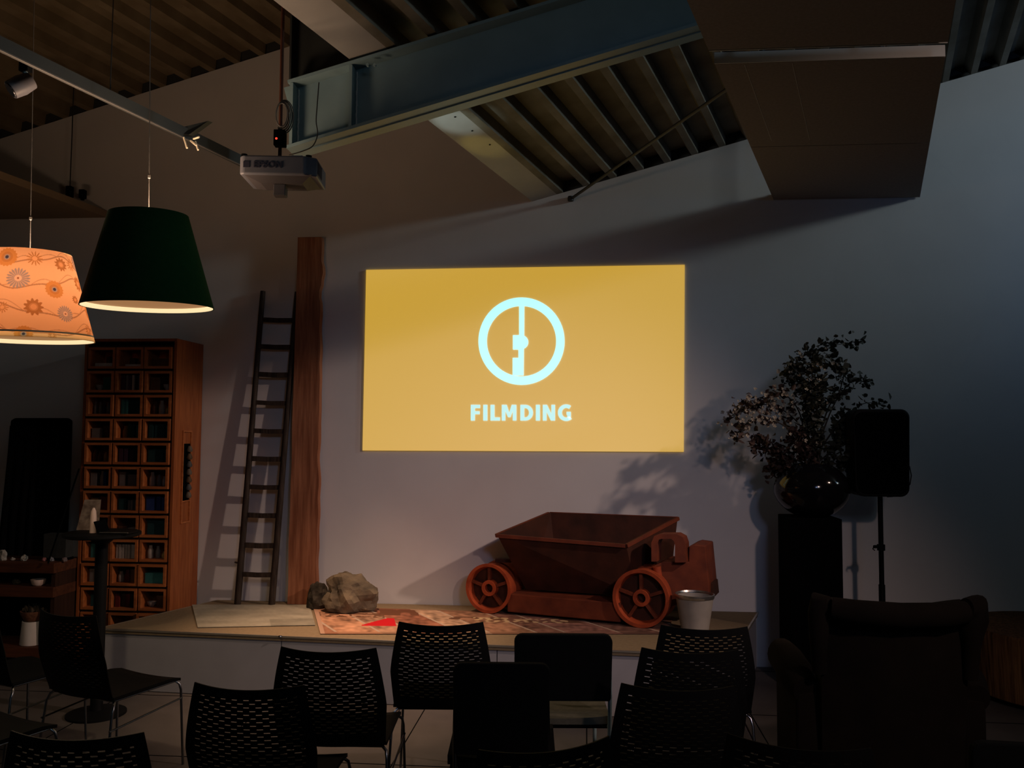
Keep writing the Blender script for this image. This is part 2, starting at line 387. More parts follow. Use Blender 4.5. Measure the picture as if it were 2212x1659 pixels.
lt_ = MB(); zx = lambda x: 760+x/2.989; zy = lambda y: 560+y/2.989
def gl(poly): lt_.prism([S(zx(x), zy(y), .0165) for x, y in poly], (0, .003, 0))
y0_, y1_ = 940, 1042; k_ = 25
gl([(768, y1_), (768, y0_), (828, y0_), (828, y0_+21), (794, y0_+21), (794, y0_+41), (825, y0_+41), (825, y0_+61), (794, y0_+61), (794, y1_)])
gl([(848, y1_), (848, y0_), (875, y0_), (875, y1_)])
gl([(895, y0_), (921, y0_), (921, y1_-21), (956, y1_-21), (956, y1_), (895, y1_)])
gl([(968, y1_), (968, y0_), (1000, y0_), (1016, y0_+52), (1032, y0_), (1062, y0_), (1062, y1_), (1039, y1_), (1039, y0_+38), (1024, y0_+80), (1008, y0_+80), (991, y0_+38), (991, y1_)])
gl([(1188, y1_), (1188, y0_), (1214, y0_), (1214, y1_)])
gl([(1233, y1_), (1233, y0_), (1260, y0_), (1288, y0_+58), (1288, y0_), (1312, y0_), (1312, y1_), (1285, y1_), (1257, y0_+44), (1257, y1_)])
def arcp(cx, cy, rx, ry, a, b, n): return [(cx+rx*math.cos(math.radians(a+(b-a)*i/n)), cy-ry*math.sin(math.radians(a+(b-a)*i/n))) for i in range(n+1)]
od = [(1088, y0_)]+arcp(1120, 991, 50, 51, 90, -90, 14)+[(1088, y1_)]
idp = [(1113, y0_+21)]+arcp(1120, 991, 24, 30, 90, -90, 14)+[(1113, y1_-21)]
for i in range(len(od)-1): gl([od[i], od[i+1], idp[i+1], idp[i]])
gl([od[-1], od[0], idp[0], idp[-1]])
og = arcp(1384, 991, 54, 54, 55, 312, 20); ig = arcp(1384, 991, 28, 31, 50, 318, 20)
for i in range(20): gl([og[i], og[i+1], ig[i+1], ig[i]])
gl([(1386, 985), (1414, 985), (1414, 1033), (1404, 1038), (1391, 1018), (1391, 1004), (1386, 1004)])
lt_.build('lettering', M['letters'], scr)

# ------------------------------------------------------------------ stage
FL, FR, BR, BL = Vector((-3.24, 5.53, 0)), Vector((.85, 5.27, 0)), Vector((1.26, D-.01, 0)), Vector((-2.87, D-.01, 0))
ZS = .40
st = empty('stage', FL, 0, 'low stage platform with tan top and grey panelled front along the wall', 'stage')
def R_(v, z): return Vector((v.x, v.y, z))-FL
MB().prism([R_(FL, ZS-.03), R_(FR, ZS-.03), R_(BR, ZS-.03), R_(BL, ZS-.03)], (0, 0, .03)).build('platform_top', M['stage_top'], st)
ins = .012
def lerp(a, b, t): return a+(b-a)*t
cuts = [0, (Zp(605, 1375, .4).x-FL.x)/(FR.x-FL.x), (Zp(1073, 1394, .4).x-FL.x)/(FR.x-FL.x), 1]
for i in range(3):
    a, b = lerp(FL, FR, cuts[i]+.0007), lerp(FL, FR, cuts[i+1]-.0007)
    nn = Vector((.063, 1, 0)).normalized()
    MB().prism([R_(a, .004)+nn*ins, R_(b, .004)+nn*ins, R_(b, .004)+nn*.03, R_(a, .004)+nn*.03], (0, 0, ZS-.036)).build('front_panel', M['stage_face'], st)
for (a, b) in ((FR, BR), (BL, FL)):
    d_ = (b-a).normalized(); nn = Vector((-d_.y, d_.x, 0))
    MB().prism([R_(a, .004)+nn*ins, R_(b, .004)+nn*ins, R_(b, .004)+nn*.03, R_(a, .004)+nn*.03], (0, 0, ZS-.036)).build('side_panel', M['stage_face'], st)
for (a, b) in ((FL, FR), (FR, BR), (BL, FL)):
    d_ = (b-a).normalized(); nn = Vector((d_.y, -d_.x, 0))*.003
    MB().bar(R_(a, ZS-.004)+nn, R_(b, ZS-.004)+nn, .012, .012).build('edge_profile', M['alu'], st)
MB().lathe([(.012, 0), (.010, .005), (0, .006)], R_(Zp(605, 1375, .4), ZS), 12, cap=False).build('floor_bolt', M['chrome'], st)

# coloured flat meshes: grid with a colour attribute computed from a pattern
def color_grid(name, m, corners, nx, ny, fn, parent=None, lift=.004):
    tl, tr, br, bl = corners; vs = []; cols = []
    for j in range(ny+1):
        for i in range(nx+1):
            u, v = i/nx, j/ny
            p = lerp(lerp(tl, tr, u), lerp(bl, br, u), v); vs.append(p+Vector((0, 0, lift))); cols.append(fn(u, v))
    fs = [(j*(nx+1)+i, j*(nx+1)+i+1, (j+1)*(nx+1)+i+1, (j+1)*(nx+1)+i) for j in range(ny) for i in range(nx)]
    k = len(vs)
    me = bpy.data.meshes.new(name); me.from_pydata(vs, [], fs)
    ca = me.color_attributes.new('Col', 'FLOAT_COLOR', 'POINT')
    ca.data.foreach_set('color', np.array([(*c, 1) for c in cols], dtype=np.float32).ravel())
    me.materials.append(m); o = bpy.data.objects.new(name, me); COL.objects.link(o)
    md = o.modifiers.new('s', 'SOLIDIFY'); md.thickness = .003; md.offset = -1
    if parent is not None: o.parent = parent
    return o
M['rug'] = attr_mat('printed_rug', .95)
from mathutils import noise as NZ
def pale(u, v):
    n_ = NZ.noise((u*5, v*8, 0))*.5+NZ.noise((u*30, v*25, 3))*.25
    b = .30+.14*n_
    if .02 < u < .98 and .55 > v > .3: b -= .03
    if v > .72 and u > .62: b *= .75
    return (b*1.05, b*.98, b*.76)
o = color_grid('rug', M['rug'], [Zp(415, 1308, .4), Zp(669, 1308, .4), Zp(681, 1352, .4), Zp(427, 1357, .4)], 120, 40, pale)
tag(o, 'pale worn grey-cream rug at the left end of the stage', 'rug')
segs = sorted([0, .12, .21, .34, .42, .55, .63, .78, .9, 1.01])
def patch(u, v):
    s_ = u+.10*(.5-v)*(1+u)
    k = sum(s_ > t for t in segs); base = [(.36, .17, .10), (.42, .22, .13), (.33, .19, .12), (.24, .10, .06), (.40, .26, .17), (.28, .15, .09), (.20, .10, .07), (.26, .13, .10), (.15, .08, .06), (.2, .1, .07), (.2, .1, .07)][k]
    n_ = NZ.noise((u*16, v*5, 1)); n2 = NZ.noise((u*60, v*14, 5))
    f_ = max(.3, 1+.55*n_+.6*n2)
    c = [x*f_ for x in base]
    if min(abs(s_-t) for t in segs) < .004: c = (.42, .32, .24)
    if v < .30 and n_ > .02 and u < .3: c = (.13, .055, .03)
    if .28 < v < .5 and u > .35 and n_ > .12: c = (.12, .06, .035)
    if .30 < v < .52 and .45 < u < .72 and n2 > .08: c = (.50, .36, .20)
    if .22 < v < .42 and u < .2 and n2 > .0: c = (.14, .07, .04)
    if v > .94 or v < .04: c = tuple(x*.8 for x in base)
    if u < .012: c = (.42, .26, .18)
    # red wedge
    if .125 < u < .225 and .42 < v < .74:
        w_ = (u-.125)/.1
        if .70-.28*min(1, w_*1.25) < v < .73: c = (.50, .012, .018)
    return tuple(max(.01, x) for x in c)
o = color_grid('rug', M['rug'], [Zp(676, 1312, .4), Vector((.62, 6.30, .4)), Zp(1440, 1371, .4), Zp(692, 1371, .4)], 420, 90, patch)
tag(o, 'long patchwork rug in brown and pink patches with a red wedge', 'rug')

# ------------------------------------------------------------------ timber post and ladder
pb = Vector((-2.135, 6.47, .402))
post = tag(MB().build('timber_post', M['post']), 'tall rough-sawn timber plank standing against the wall, right of the ladder', 'timber')
me = bpy.data.meshes.new('timber_post'); vs = []; fs = []; N_ = 60
rr_ = random.Random(5)
pl = [W(633, 1297).x, W(650, 520).x]; pr = [W(694, 1297).x, W(701, 520).x]
for i in range(N_+1):
    t = i/N_; z = .404+t*(3.245-.404); yb = 6.44+.055*t
    xl = pl[0]+(pl[1]-pl[0])*t + .006*NZ.noise((t*9, 0, 0)); xr = pr[0]+(pr[1]-pr[0])*t + .016*NZ.noise((t*14, 3, 0)) + (.012 if abs(t-.905) < .02 else 0) - (.010 if .82 < t < .86 else 0)
    if t < .02: pass
    vs += [(xl, yb, z), (xr, yb+.004*NZ.noise((t*10, 7, 1)), z), (xr, yb+.065, z), (xl, yb+.065, z)]
for i in range(N_):
    for j in range(4): fs.append((4*i+j, 4*i+(j+1) % 4, 4*i+4+(j+1) % 4, 4*i+4+j))
fs += [(3, 2, 1, 0), (4*N_, 4*N_+1, 4*N_+2, 4*N_+3)]
me.from_pydata(vs, [], fs); me.materials.append(M['post']); post.data = me
lt, rt = W(568, 629, .03), W(642, 631, .03); lb, rb = Zp(514, 1303, .402), Zp(588, 1303, .402)
lb.y = rb.y = 6.40; lb = Vector((Yp(513, 1303, 6.40).x, 6.40, .403)); rb = Vector((Yp(587, 1303, 6.40).x, 6.40, .403))
ld = empty('ladder', lb, 0, 'old dark wooden ladder with ten rungs leaning on the wall', 'ladder')
for (a, b) in ((lb, lt), (rb, rt)):
    pts = [lerp(a, b, k/10)-lb for k in range(11)]
    MB().tube(pts, [.025-.006*k/10+.001*(k % 2) for k in range(11)], 10).build('side_rail', M['ladder'], ld)
for k, y in enumerate((690, 748, 808, 869, 930, 990, 1051, 1112, 1177, 1240)):
    t = (y-1303)/(630-1303.)
    # perspective: find t on rail whose pixel row equals y
    lo, hi = 0, 1
    for _ in range(30):
        mid = (lo+hi)/2; v = lerp(lb, lt, mid)-CP; py = 829.5-FPX*v.dot(cu)/v.dot(cf)
        if py > y: lo = mid
        else: hi = mid
    a, b = lerp(lb, lt, lo)-lb, lerp(rb, rt, lo)-lb
    mid_ = (a+b)/2-Vector((0, 0, .004))
    mb = MB(); mb.bar(a, mid_, .024, .034+.002*(k % 3)); mb.bar(mid_, b, .024, .034+.002*(k % 3)); mb.build('rung', M['ladder'], ld)
MB().tube([lerp(lb, lt, .125)-lb, lerp(lb, lt, .125)-lb+Vector((-.045, -.01, .012))], .007, 6).build('peg', M['ladder'], ld)

# ------------------------------------------------------------------ rocks
def rock(name, loc, sx, sy, sz, m, seed, label, warp=.35):
    bm = bmesh.new(); bmesh.ops.create_icosphere(bm, subdivisions=4, radius=1)
    for v in bm.verts:
        p = v.co.copy(); d_ = 1+warp*NZ.noise(p*1.1+Vector((seed, 0, 0)))+.22*NZ.noise(p*2.3+Vector((0, seed, 0)))+.07*NZ.noise(p*6+Vector((0, 0, seed)))
        p *= d_; p.z = max(p.z, -.62)
        v.co = Vector((p.x*sx, p.y*sy, (p.z+.62)/1.5*sz))
    me = bpy.data.meshes.new(name); bm.to_mesh(me); bm.free(); me.materials.append(m)
    for p in me.polygons: p.use_smooth = False
    o = bpy.data.objects.new(name, me); COL.objects.link(o); o.location = loc
    if label: tag(o, label, 'rock')
    return o
# big boulder built from a profile close to the photo
o = rock('rock', (-1.755, 6.26, .4078), .200, .14, .255, M['rock'], 2.3, 'large rough grey-brown boulder on the stage beside the timber')
o = rock('rock', (-2.008, 6.34, .403), .074, .08, .17, M['rock_dk'], 8.1, 'small dark wedge-shaped rock in front of the timber foot')

# ------------------------------------------------------------------ mine cart
wl0, wr0 = Vector((-.715, 6.25, ZS+.008)), Vector((.36, 5.90, ZS+.008))
ax = (wr0-wl0).normalized(); ay = Vector((-ax.y, ax.x, 0)); mid = (wl0+wr0)/2
cart = empty('mine_cart', mid, 0, 'rusty red iron mine cart with open tub on four spoked wheels', 'mine cart')
def Lc(x, y, z): return ax*x+ay*y+Vector((0, 0, z))
Rw = Matrix((ax, Vector((0, 0, 1)), ay*-1)).transposed()  # lathe axis z -> -ay... (towards viewer)
def wheel(xc, yc, R=.188, face=True, flip=1):
    ctr = Lc(xc, yc, R)
    rot = Matrix((ax, Vector((0, 0, 1))*1, -ay)).transposed() if flip > 0 else Matrix((ax, Vector((0, 0, 1)), ay)).transposed()
    m = MB()
    # rim : lathe of a closed profile, z towards viewer
    dd = .13 if flip > 0 else .07
    prof = [(R, 0), (R, -.012), (R*.98, -.03), (R*.95, -dd), (R*.80, -dd), (R*.80, -.06), (R*.88, 0), (R, 0)]
    m.lathe(prof, ctr, 48, cap=False, axis=rot)
    rim = m.build('wheel', M['wheel'], cart)
    sp = MB(); sp.lathe([(R*.82, -.060), (R*.82, -.072), (.0, -.072)], ctr, 36, cap=False, axis=rot); sp.lathe([(0, -.058), (R*.82, -.058)], ctr, 36, cap=False, axis=rot)
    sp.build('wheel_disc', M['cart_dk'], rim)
    for k in range(5):
        q = 2*math.pi*k/5+.35
        a = ctr+rot @ Vector((.05*math.cos(q), .05*math.sin(q), -.04)); b = ctr+rot @ Vector((R*.83*math.cos(q), R*.83*math.sin(q), -.045))
        MB().bar(a, b, .022, .03, up=tuple(ay)).build('spoke', M['cart'], rim)
    MB().lathe([(.032, -.06), (.032, -.012), (.056, -.012), (.06, -.06)], ctr, 24, cap=False, axis=rot).build('hub', M['wheel'], rim)
    return rim
hx = (wr0-wl0).length/2
wheel(-hx, 0, .178); wheel(hx, 0, .195); wheel(-hx, .24, .178, flip=-1); wheel(hx, .28, .195, flip=-1)
for xc, R in ((-hx, .178), (hx, .195)):
    MB().tube([Lc(xc, .05, R), Lc(xc, .22, R)], .025, 12).build('axle', M['cart_dk'], cart)
ch_ = MB(); ch_.hexa([Lc(-.42, .02, .02), Lc(.42, .02, .02), Lc(.42, .25, .02), Lc(-.42, .25, .02), Lc(-.42, .02, .15), Lc(.42, .02, .15), Lc(.42, .25, .15), Lc(-.42, .25, .15)])
ch_.build('chassis', M['cart'], cart, bevel=.006)
# tub
T = [Yp(1073, 1154, 6.14)-mid, Yp(1352, 1176, 6.04)-mid, Yp(1464, 1117, 6.42)-mid, Yp(1187, 1106.5, 6.50)-mid]
Bt = [Yp(1136, 1272, 6.33)-mid, Yp(1378, 1262, 6.13)-mid, Yp(1445, 1225, 6.34)-mid, Yp(1200, 1238, 6.45)-mid]
Bt = [Vector((p.x, p.y, .165)) for p in Bt]
cT = sum(T, Vector())/4; cB = sum(Bt, Vector())/4
Ti = [lerp(p, cT, .035) for p in T]; Bi = [lerp(p, cB, .06)+Vector((0, 0, .012)) for p in Bt]
tb = MB(); tb.add(T+Bt+Ti+Bi, [(0, 1, 5, 4), (1, 2, 6, 5), (2, 3, 7, 6), (3, 0, 4, 7), (4, 5, 6, 7), (8, 9, 13, 12), (9, 10, 14, 13), (10, 11, 15, 14), (11, 8, 12, 15), (12, 13, 14, 15), (0, 1, 9, 8), (1, 2, 10, 9), (2, 3, 11, 10), (3, 0, 8, 11)])
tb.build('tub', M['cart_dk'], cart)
rm = MB()
for i in range(4):
    a, b = T[i], T[(i+1) % 4]; out = ((a+b)/2-cT); out.z = 0; out = out.normalized()*.006
    rm.bar(a+out-Vector((0, 0, .010)), b+out-Vector((0, 0, .010)), .018, .024)
rm.build('rim', M['cart'], cart)
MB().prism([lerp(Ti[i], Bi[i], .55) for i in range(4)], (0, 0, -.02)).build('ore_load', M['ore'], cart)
# right end: hoop, end frame, buffer
e0 = Yp(1412, 1222, 6.02)-mid
hp = MB(); pts = []
def Hc(px, py, Yv): return Yp(px, py, Yv)-mid
outl = [(1407, 1213), (1407, 1172), (1413, 1158), (1425, 1154), (1462, 1154), (1475, 1161), (1480, 1175), (1482, 1215)]
inl = [(1419, 1213), (1419, 1176), (1423, 1166), (1430, 1164), (1450, 1164), (1456, 1169), (1458, 1178), (1458, 1215)]
ov = [Hc(*p, 5.98) for p in outl]; iv = [Hc(*p, 5.98) for p in inl]
dv = ay*.13
vs = ov+iv+[p+dv for p in ov]+[p+dv for p in iv]; n = len(ov); fs = []
for i in range(n-1):
    fs += [(i, i+1, n+i+1, n+i), (2*n+i, 3*n+i, 3*n+i+1, 2*n+i+1), (i, 2*n+i, 2*n+i+1, i+1), (n+i, n+i+1, 3*n+i+1, 3*n+i)]
hp.add(vs, fs); hp.build('coupling_hoop', M['cart'], cart)
ef = MB(); ef.prism([Hc(*p, 6.04) for p in ((1412, 1222), (1432, 1213), (1487, 1213), (1488, 1180), (1500, 1176), (1524, 1179), (1532, 1262), (1532, 1292), (1440, 1312), (1418, 1312))], ay*.30+Vector((0, 0, .0)))
ef.build('end_frame', M['cart'], cart, bevel=.008)
MB().prism([Hc(*p, 6.10) for p in ((1523, 1257), (1540, 1260), (1543, 1290), (1533, 1297), (1520, 1297))], ay*.2).build('buffer_block', M['cart_dk'], cart, bevel=.004)
MB().tube([Hc(1418, 1224, 6.0), Hc(1430, 1305, 6.0)], .03, 14).build('buffer_post', M['wheel'], cart)
MB().box(Lc(-hx+.03, .06, .36), Lc(-hx+.16, .16, .385)).build('step_plate', M['cart_dk'], cart)

# ------------------------------------------------------------------ bucket
bc = Vector((.715, 5.86, ZS+.001))
bk = empty('bucket', bc, 0, 'white enamel bucket with shiny metal rim, on the stage right of the cart', 'bucket')
MB().lathe([(.088, 0), (.09, .01), (.125, .235), (.118, .235), (.084, .02), (0, .02)], n=40, cap=False).build('body', M['bucket'], bk)
MB().lathe([(.085, 0), (0, 0)], n=30, cap=False).build('base_plate', M['bucket'], bk)
MB().lathe([(.126, .225), (.131, .23), (.131, .25), (.124, .252), (.118, .24)], n=40, cap=False).build('rim', M['galv'], bk)
MB().tube([(.128*math.cos(t), .128*math.sin(t)*.95-.02*math.sin(t), .238-.03*abs(math.sin(t))) for t in np.linspace(math.pi, 2*math.pi, 20)], .004, 6).build('handle', M['galv'], bk)

# ------------------------------------------------------------------ plinth, vase, branches
pc = Vector((1.525, 6.10, 0)); hz = 1.150
MB().box((-.172, -.172, 0), (.172, .172, hz)).build('plinth', M['blackmat'], None, bevel=.004).location = pc
tag(bpy.data.objects['plinth'], 'tall square black plinth standing between stage and loudspeaker', 'plinth')
va = empty('vase', pc+Vector((0.02, 0, hz+.001)), 0, 'round glossy black vase standing on the black plinth', 'vase')
pr_ = [(.0, .003), (.09, 0)]+[(.252*math.cos(t), .185+.195*math.sin(t)) for t in np.linspace(-1.15, 1.02, 22)]
pr_ += [(.125, .362), (.115, .35), (.10, .20), (0, .06)]
MB().lathe(pr_, n=64, cap=False).build('body', M['vase'], va)
arr = empty('flower_arrangement', pc+Vector((.02, 0, hz+.30)), 0, 'loose arrangement of dark leafy branches with pale blossoms in the round vase', 'flowers')
a0 = Vector(arr.location)
def BP(px, py, dy=0): return Yp(px, py, 6.10+dy)-a0
rr_ = random.Random(11)
def leaf_quads(mb, p, d_, L_, w_):
    d_ = d_.normalized(); s = d_.cross(Vector((rr_.uniform(-1, 1), rr_.uniform(-1, 1), rr_.uniform(-1, 1)))).normalized()*w_
    n_ = d_.cross(s).normalized()*w_*.5
    mb.add([p, p+d_*L_*.35+s+n_, p+d_*L_*.75+s*.7+n_*.6, p+d_*L_, p+d_*L_*.75-s*.7+n_*.6, p+d_*L_*.35-s+n_, p+d_*L_*.5], [(0, 1, 6), (1, 2, 6), (2, 3, 6), (3, 4, 6), (4, 5, 6), (5, 0, 6)])
def flower(mb, p, r):
    nrm = Vector((rr_.uniform(-.6, .6), -1, rr_.uniform(-.3, .8))).normalized(); a = nrm.cross(Vector((0, 0, 1))).normalized(); b = nrm.cross(a)
    for k in range(5):
        q = 2*math.pi*k/5+rr_.random(); d_ = a*math.cos(q)+b*math.sin(q); s = a*-math.sin(q)+b*math.cos(q)
        mb.add([p, p+d_*r*.6+s*r*.38+nrm*r*.2, p+d_*r+nrm*r*.35, p+d_*r*.6-s*r*.38+nrm*r*.2], [(0, 1, 2, 3)])
branches = [  # pixel way points, leaf density, blossom density, leaf material
 ([(1755, 1005), (1735, 930), (1680, 880), (1620, 878), (1568, 905)], 50, 80, 'leaf_br'),
 ([(1750, 1005), (1720, 940), (1660, 905), (1610, 915), (1588, 950)], 46, 60, 'leaf_br'),
 ([(1755, 1005), (1730, 900), (1690, 850), (1640, 860), (1596, 880)], 36, 50, 'leaf_br'),
 ([(1760, 1005), (1750, 900), (1730, 830), (1722, 780), (1775, 752), (1852, 738)], 70, 6, 'leaf'),
 ([(1762, 1005), (1765, 900), (1755, 820), (1760, 785), (1800, 790), (1818, 810)], 60, 10, 'leaf'),
 ([(1765, 1005), (1790, 900), (1812, 850), (1822, 800), (1795, 775), (1755, 770)], 44, 0, 'leaf'),
 ([(1765, 1005), (1790, 880), (1820, 845), (1845, 822), (1880, 830)], 40, 3, 'leaf'),
 ([(1770, 1005), (1800, 930), (1830, 900), (1865, 872), (1910, 872)], 26, 0, 'leaf'),
 ([(1760, 1005), (1745, 900), (1740, 840), (1700, 810), (1725, 790)], 50, 46, 'leaf'),
 ([(1755, 1005), (1700, 985), (1650, 965), (1636, 955)], 70, 0, 'leaf_br'),
 ([(1765, 1005), (1800, 970), (1825, 930), (1820, 900)], 90, 2, 'leaf'),
 ([(1760, 1005), (1760, 950), (1758, 880), (1765, 830)], 150, 26, 'leaf'),
 ([(1750, 1010), (1690, 1000), (1665, 1020)], 60, 0, 'leaf_br'),
 ([(1770, 1010), (1815, 1000), (1838, 1005)], 60, 0, 'leaf'),
 ([(1758, 1008), (1740, 970), (1715, 950)], 90, 4, 'leaf_br'),
]
def spline(pts, k):
    P = [pts[0]]+pts+[pts[-1]]; out = []
    for i in range(1, len(P)-2):
        for j in range(k):
            t = j/k; out.append(.5*((2*P[i])+(P[i+1]-P[i-1])*t+(2*P[i-1]-5*P[i]+4*P[i+1]-P[i+2])*t*t+(3*P[i]-P[i-1]-3*P[i+1]+P[i+2])*t**3))
    return out+[pts[-1]]
for bi, (wp, nl, nb, lm) in enumerate(branches):
    dy = rr_.uniform(-.16, .14)
    pts = [BP(x, y, dy*min(1, k/2)) for k, (x, y) in enumerate(wp)]
    pts[0] = Vector((rr_.uniform(-.07, .07), rr_.uniform(-.06, .06), .02))
    cv = spline(pts, 8); m_ = len(cv)
    br = MB().tube(cv, [.0065*(1-.75*i/m_) for i in range(m_)], 6).build('branch', M['twig'], arr)
    nl = int(nl*(3.0 if bi in (3, 8, 9, 10, 11, 12, 13, 14) else 1.9))
    lf = MB(); bl_ = MB()
    short = len(wp) < 5 and bi > 8
    for _ in range(nl):
        i = rr_.randrange(m_//4, m_); p = cv[i]+Vector((rr_.gauss(0, .025), rr_.gauss(0, .03), rr_.gauss(0, .025)))*(1.3 if short else 1)
        leaf_quads(lf, p, Vector((rr_.uniform(-1, 1), rr_.uniform(-1, 1), rr_.uniform(-.6, .9))), rr_.uniform(.02, .06), rr_.uniform(.010, .022))
    if nl: lf.build('leaves', M[lm], br)
    for _ in range(int(nb*1.1)):
        i = rr_.randrange(m_//3, m_); p = cv[i]+Vector((rr_.gauss(0, .03), rr_.gauss(0, .03)-.03, rr_.gauss(0, .03)))
        flower(bl_, p, rr_.uniform(.009, .017))
    if nb: bl_.build('blossoms', M['blossom'], br)

# ------------------------------------------------------------------ loudspeaker on stand
sy = 5.95
sa, sb = Yp(1842, 887, sy), Yp(1970, 1074, sy)
xm = (sa.x+sb.x)/2; zt, zb_ = sa.z, sb.z
sp = empty('loudspeaker', (xm, sy+.12, zb_), 0, 'black plastic loudspeaker box with rounded edges on a thin stand', 'loudspeaker')
hw = (sb.x-sa.x)/2; hh = zt-zb_
prof = []
for (cx, cy, a0_) in ((hw-.045, hh-.04, 0), (-hw+.045, hh-.04, 90), (-hw+.06, .06, 180), (hw-.06, .06, 270)):
    rad = .055 if a0_ < 180 else .06
    for k in range(7):
        q = math.radians(a0_+15*k); prof.append(Vector((cx+rad*math.cos(q)-(.01 if cx > 0 else -.01), 0, cy+rad*math.sin(q)-.012*(0 if a0_ >= 180 else (cx/hw)**2*.6))))
MB().prism([p+Vector((0, -.12, 0)) for p in prof], (0, .21, 0)).build('cabinet', M['black'], sp, bevel=.012)
g_ = [p*.93+Vector((0, -.128, hh*.035)) for p in prof]
MB().prism(g_, (0, .01, 0)).build('grille', M['blackmat'], sp)
MB().tube([(hw-.01, -.02, .24), (hw+.025, -.02, .20), (hw+.035, -.02, .14), (hw+.025, -.02, .08), (hw-.02, -.02, .03), (hw-.09, -.02, -.004), (.06, -.02, -.006)], .004, 6).build('cable', M['rope'], sp)
sd = empty('speaker_stand', (xm+.02, sy+.12, 0), 0, 'thin black pole stand carrying the loudspeaker, behind the armchair', 'stand')
MB().tube([(0, 0, .62), (0, 0, zb_-.007)], .0165, 14).build('upper_pole', M['black'], sd)
MB().tube([(0, 0, .10), (0, 0, .70)], .021, 14).build('lower_pole', M['black'], sd)
MB().lathe([(.026, .93), (.026, .97)], n=14).build('collar', M['black'], sd)
kn = MB(); kn.tube([(-.02, 0, .955), (-.05, -.01, .955)], .011, 8); kn.tube([(-.05, -.01, .955), (-.058, -.01, .94), (-.045, -.01, .93)], .004, 6); kn.build('knob', M['black'], sd)
for k in range(3):
    q = (.45, 1.75, -1.75)[k]; MB().tube([(0, 0, .45), (.34*math.cos(q), .34*math.sin(q), .012)], .011, 8).build('leg', M['black'], sd)

# ------------------------------------------------------------------ armchair (seen from behind)
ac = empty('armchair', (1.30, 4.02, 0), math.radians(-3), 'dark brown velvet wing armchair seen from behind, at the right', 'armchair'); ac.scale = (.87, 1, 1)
def soft(name, a, b, par, bev=.04, m='arm'):
    return MB().box(a, b).build(name, M[m], par, bevel=bev, seg=5)
# back: loft of outline, slightly curved in plan
bk_ = MB(); rows = 14; cols = 16; vs = []; fs = []
for s in (0, 1):
    for j in range(rows+1):
        t = j/rows; z = .16+t*(.995-.16)
        for i in range(cols+1):
            u = i/cols*2-1; hwid = .325+.02*t
            x = u*hwid; y = -.24-.07*t+.07*u*u+(.11 if s else 0)
            zz = z+(.0 if t < .99 else -.012*math.cos(u*3.1))
            vs.append((x, y, zz))
nn = (rows+1)*(cols+1)
for s in (0, 1):
    for j in range(rows):
        for i in range(cols):
            q = s*nn+j*(cols+1)+i; fs.append((q, q+1, q+cols+2, q+cols+1))
for i in range(cols):
    for j in (0, rows): q = j*(cols+1)+i; fs.append((q, q+1, nn+q+1, nn+q))
for j in range(rows):
    for i in (0, cols): q = j*(cols+1)+i; fs.append((q, q+cols+1, nn+q+cols+1, nn+q))
bk_.add(vs, fs, True); bk_.build('backrest', M['arm'], ac)
# rolled top
MB().tube([(-.30, -.30, .985), (-.2, -.335, .978), (0, -.35, .972), (.2, -.335, .978), (.30, -.30, .985)], [.045, .05, .052, .05, .045], 16).build('top_roll', M['arm'], ac)
MB().tube([(-.345, -.22, .70), (-.352, -.24, .85), (-.352, -.255, .95), (-.345, -.26, .995), (-.31, -.29, 1.0)], [.035, .045, .052, .055, .03], 16).build('wing', M['arm'], ac)
MB().tube([(.345, -.22, .70), (.345, -.24, .85), (.350, -.27, .95), (.345, -.27, 1.0), (.31, -.29, 1.0)], [.035, .045, .062, .070, .04], 16).build('wing', M['arm'], ac)
for s in (-1, 1):
    MB().tube([(s*.40, -.16, .60), (s*.41, -.05, .625), (s*.41, .2, .63), (s*.41, .38, .62)], [.06, .085, .085, .08], 18).build('arm_roll', M['arm'], ac)
    soft('arm_panel', (s*.39-.055, -.16, .14), (s*.39+.055, .38, .60), ac, .02)
soft('seat_cushion', (-.33, -.14, .30), (.33, .42, .46), ac, .05)
soft('seat_base', (-.335, -.2, .14), (.335, .38, .31), ac, .02)
for sx_ in (-1, 1):
    for yy in (-.2, .33): MB().tube([(sx_*.34, yy, .15), (sx_*.35, yy, .002)], [.03, .02], 10).build('leg', M['dark_wood'], ac)

# ------------------------------------------------------------------ wooden tub at right edge
lg_ = empty('wooden_tub', (3.10, 6.02, 0), 0, 'low round wooden tub with vertical grain at the right edge of the photo', 'tub')
MB().lathe([(0, .025), (.50, .025), (.53, .04), (.545, .43), (.54, .45), (0, .45)], n=64, cap=False).build('body', M['log'], lg_)
MB().lathe([(0, 0), (.47, 0), (.47, .026), (0, .026)], n=48, cap=False).build('base_ring', M['blackmat'], lg_)
MB().tube([(-.32, -.36, .462), (-.30, -.30, .47), (-.22, -.33, .464), (-.1, -.25, .50), (.0, -.22, .47)], .004, 6).build('cord', M['rope'], lg_)

# ------------------------------------------------------------------ pendant lamps
def shade_pt(q, t, rb, rt_, h): r = rb+(rt_-rb)*t; return Vector((r*math.cos(q), r*math.sin(q), h*t))
FLW = []
rf = random.Random(21)
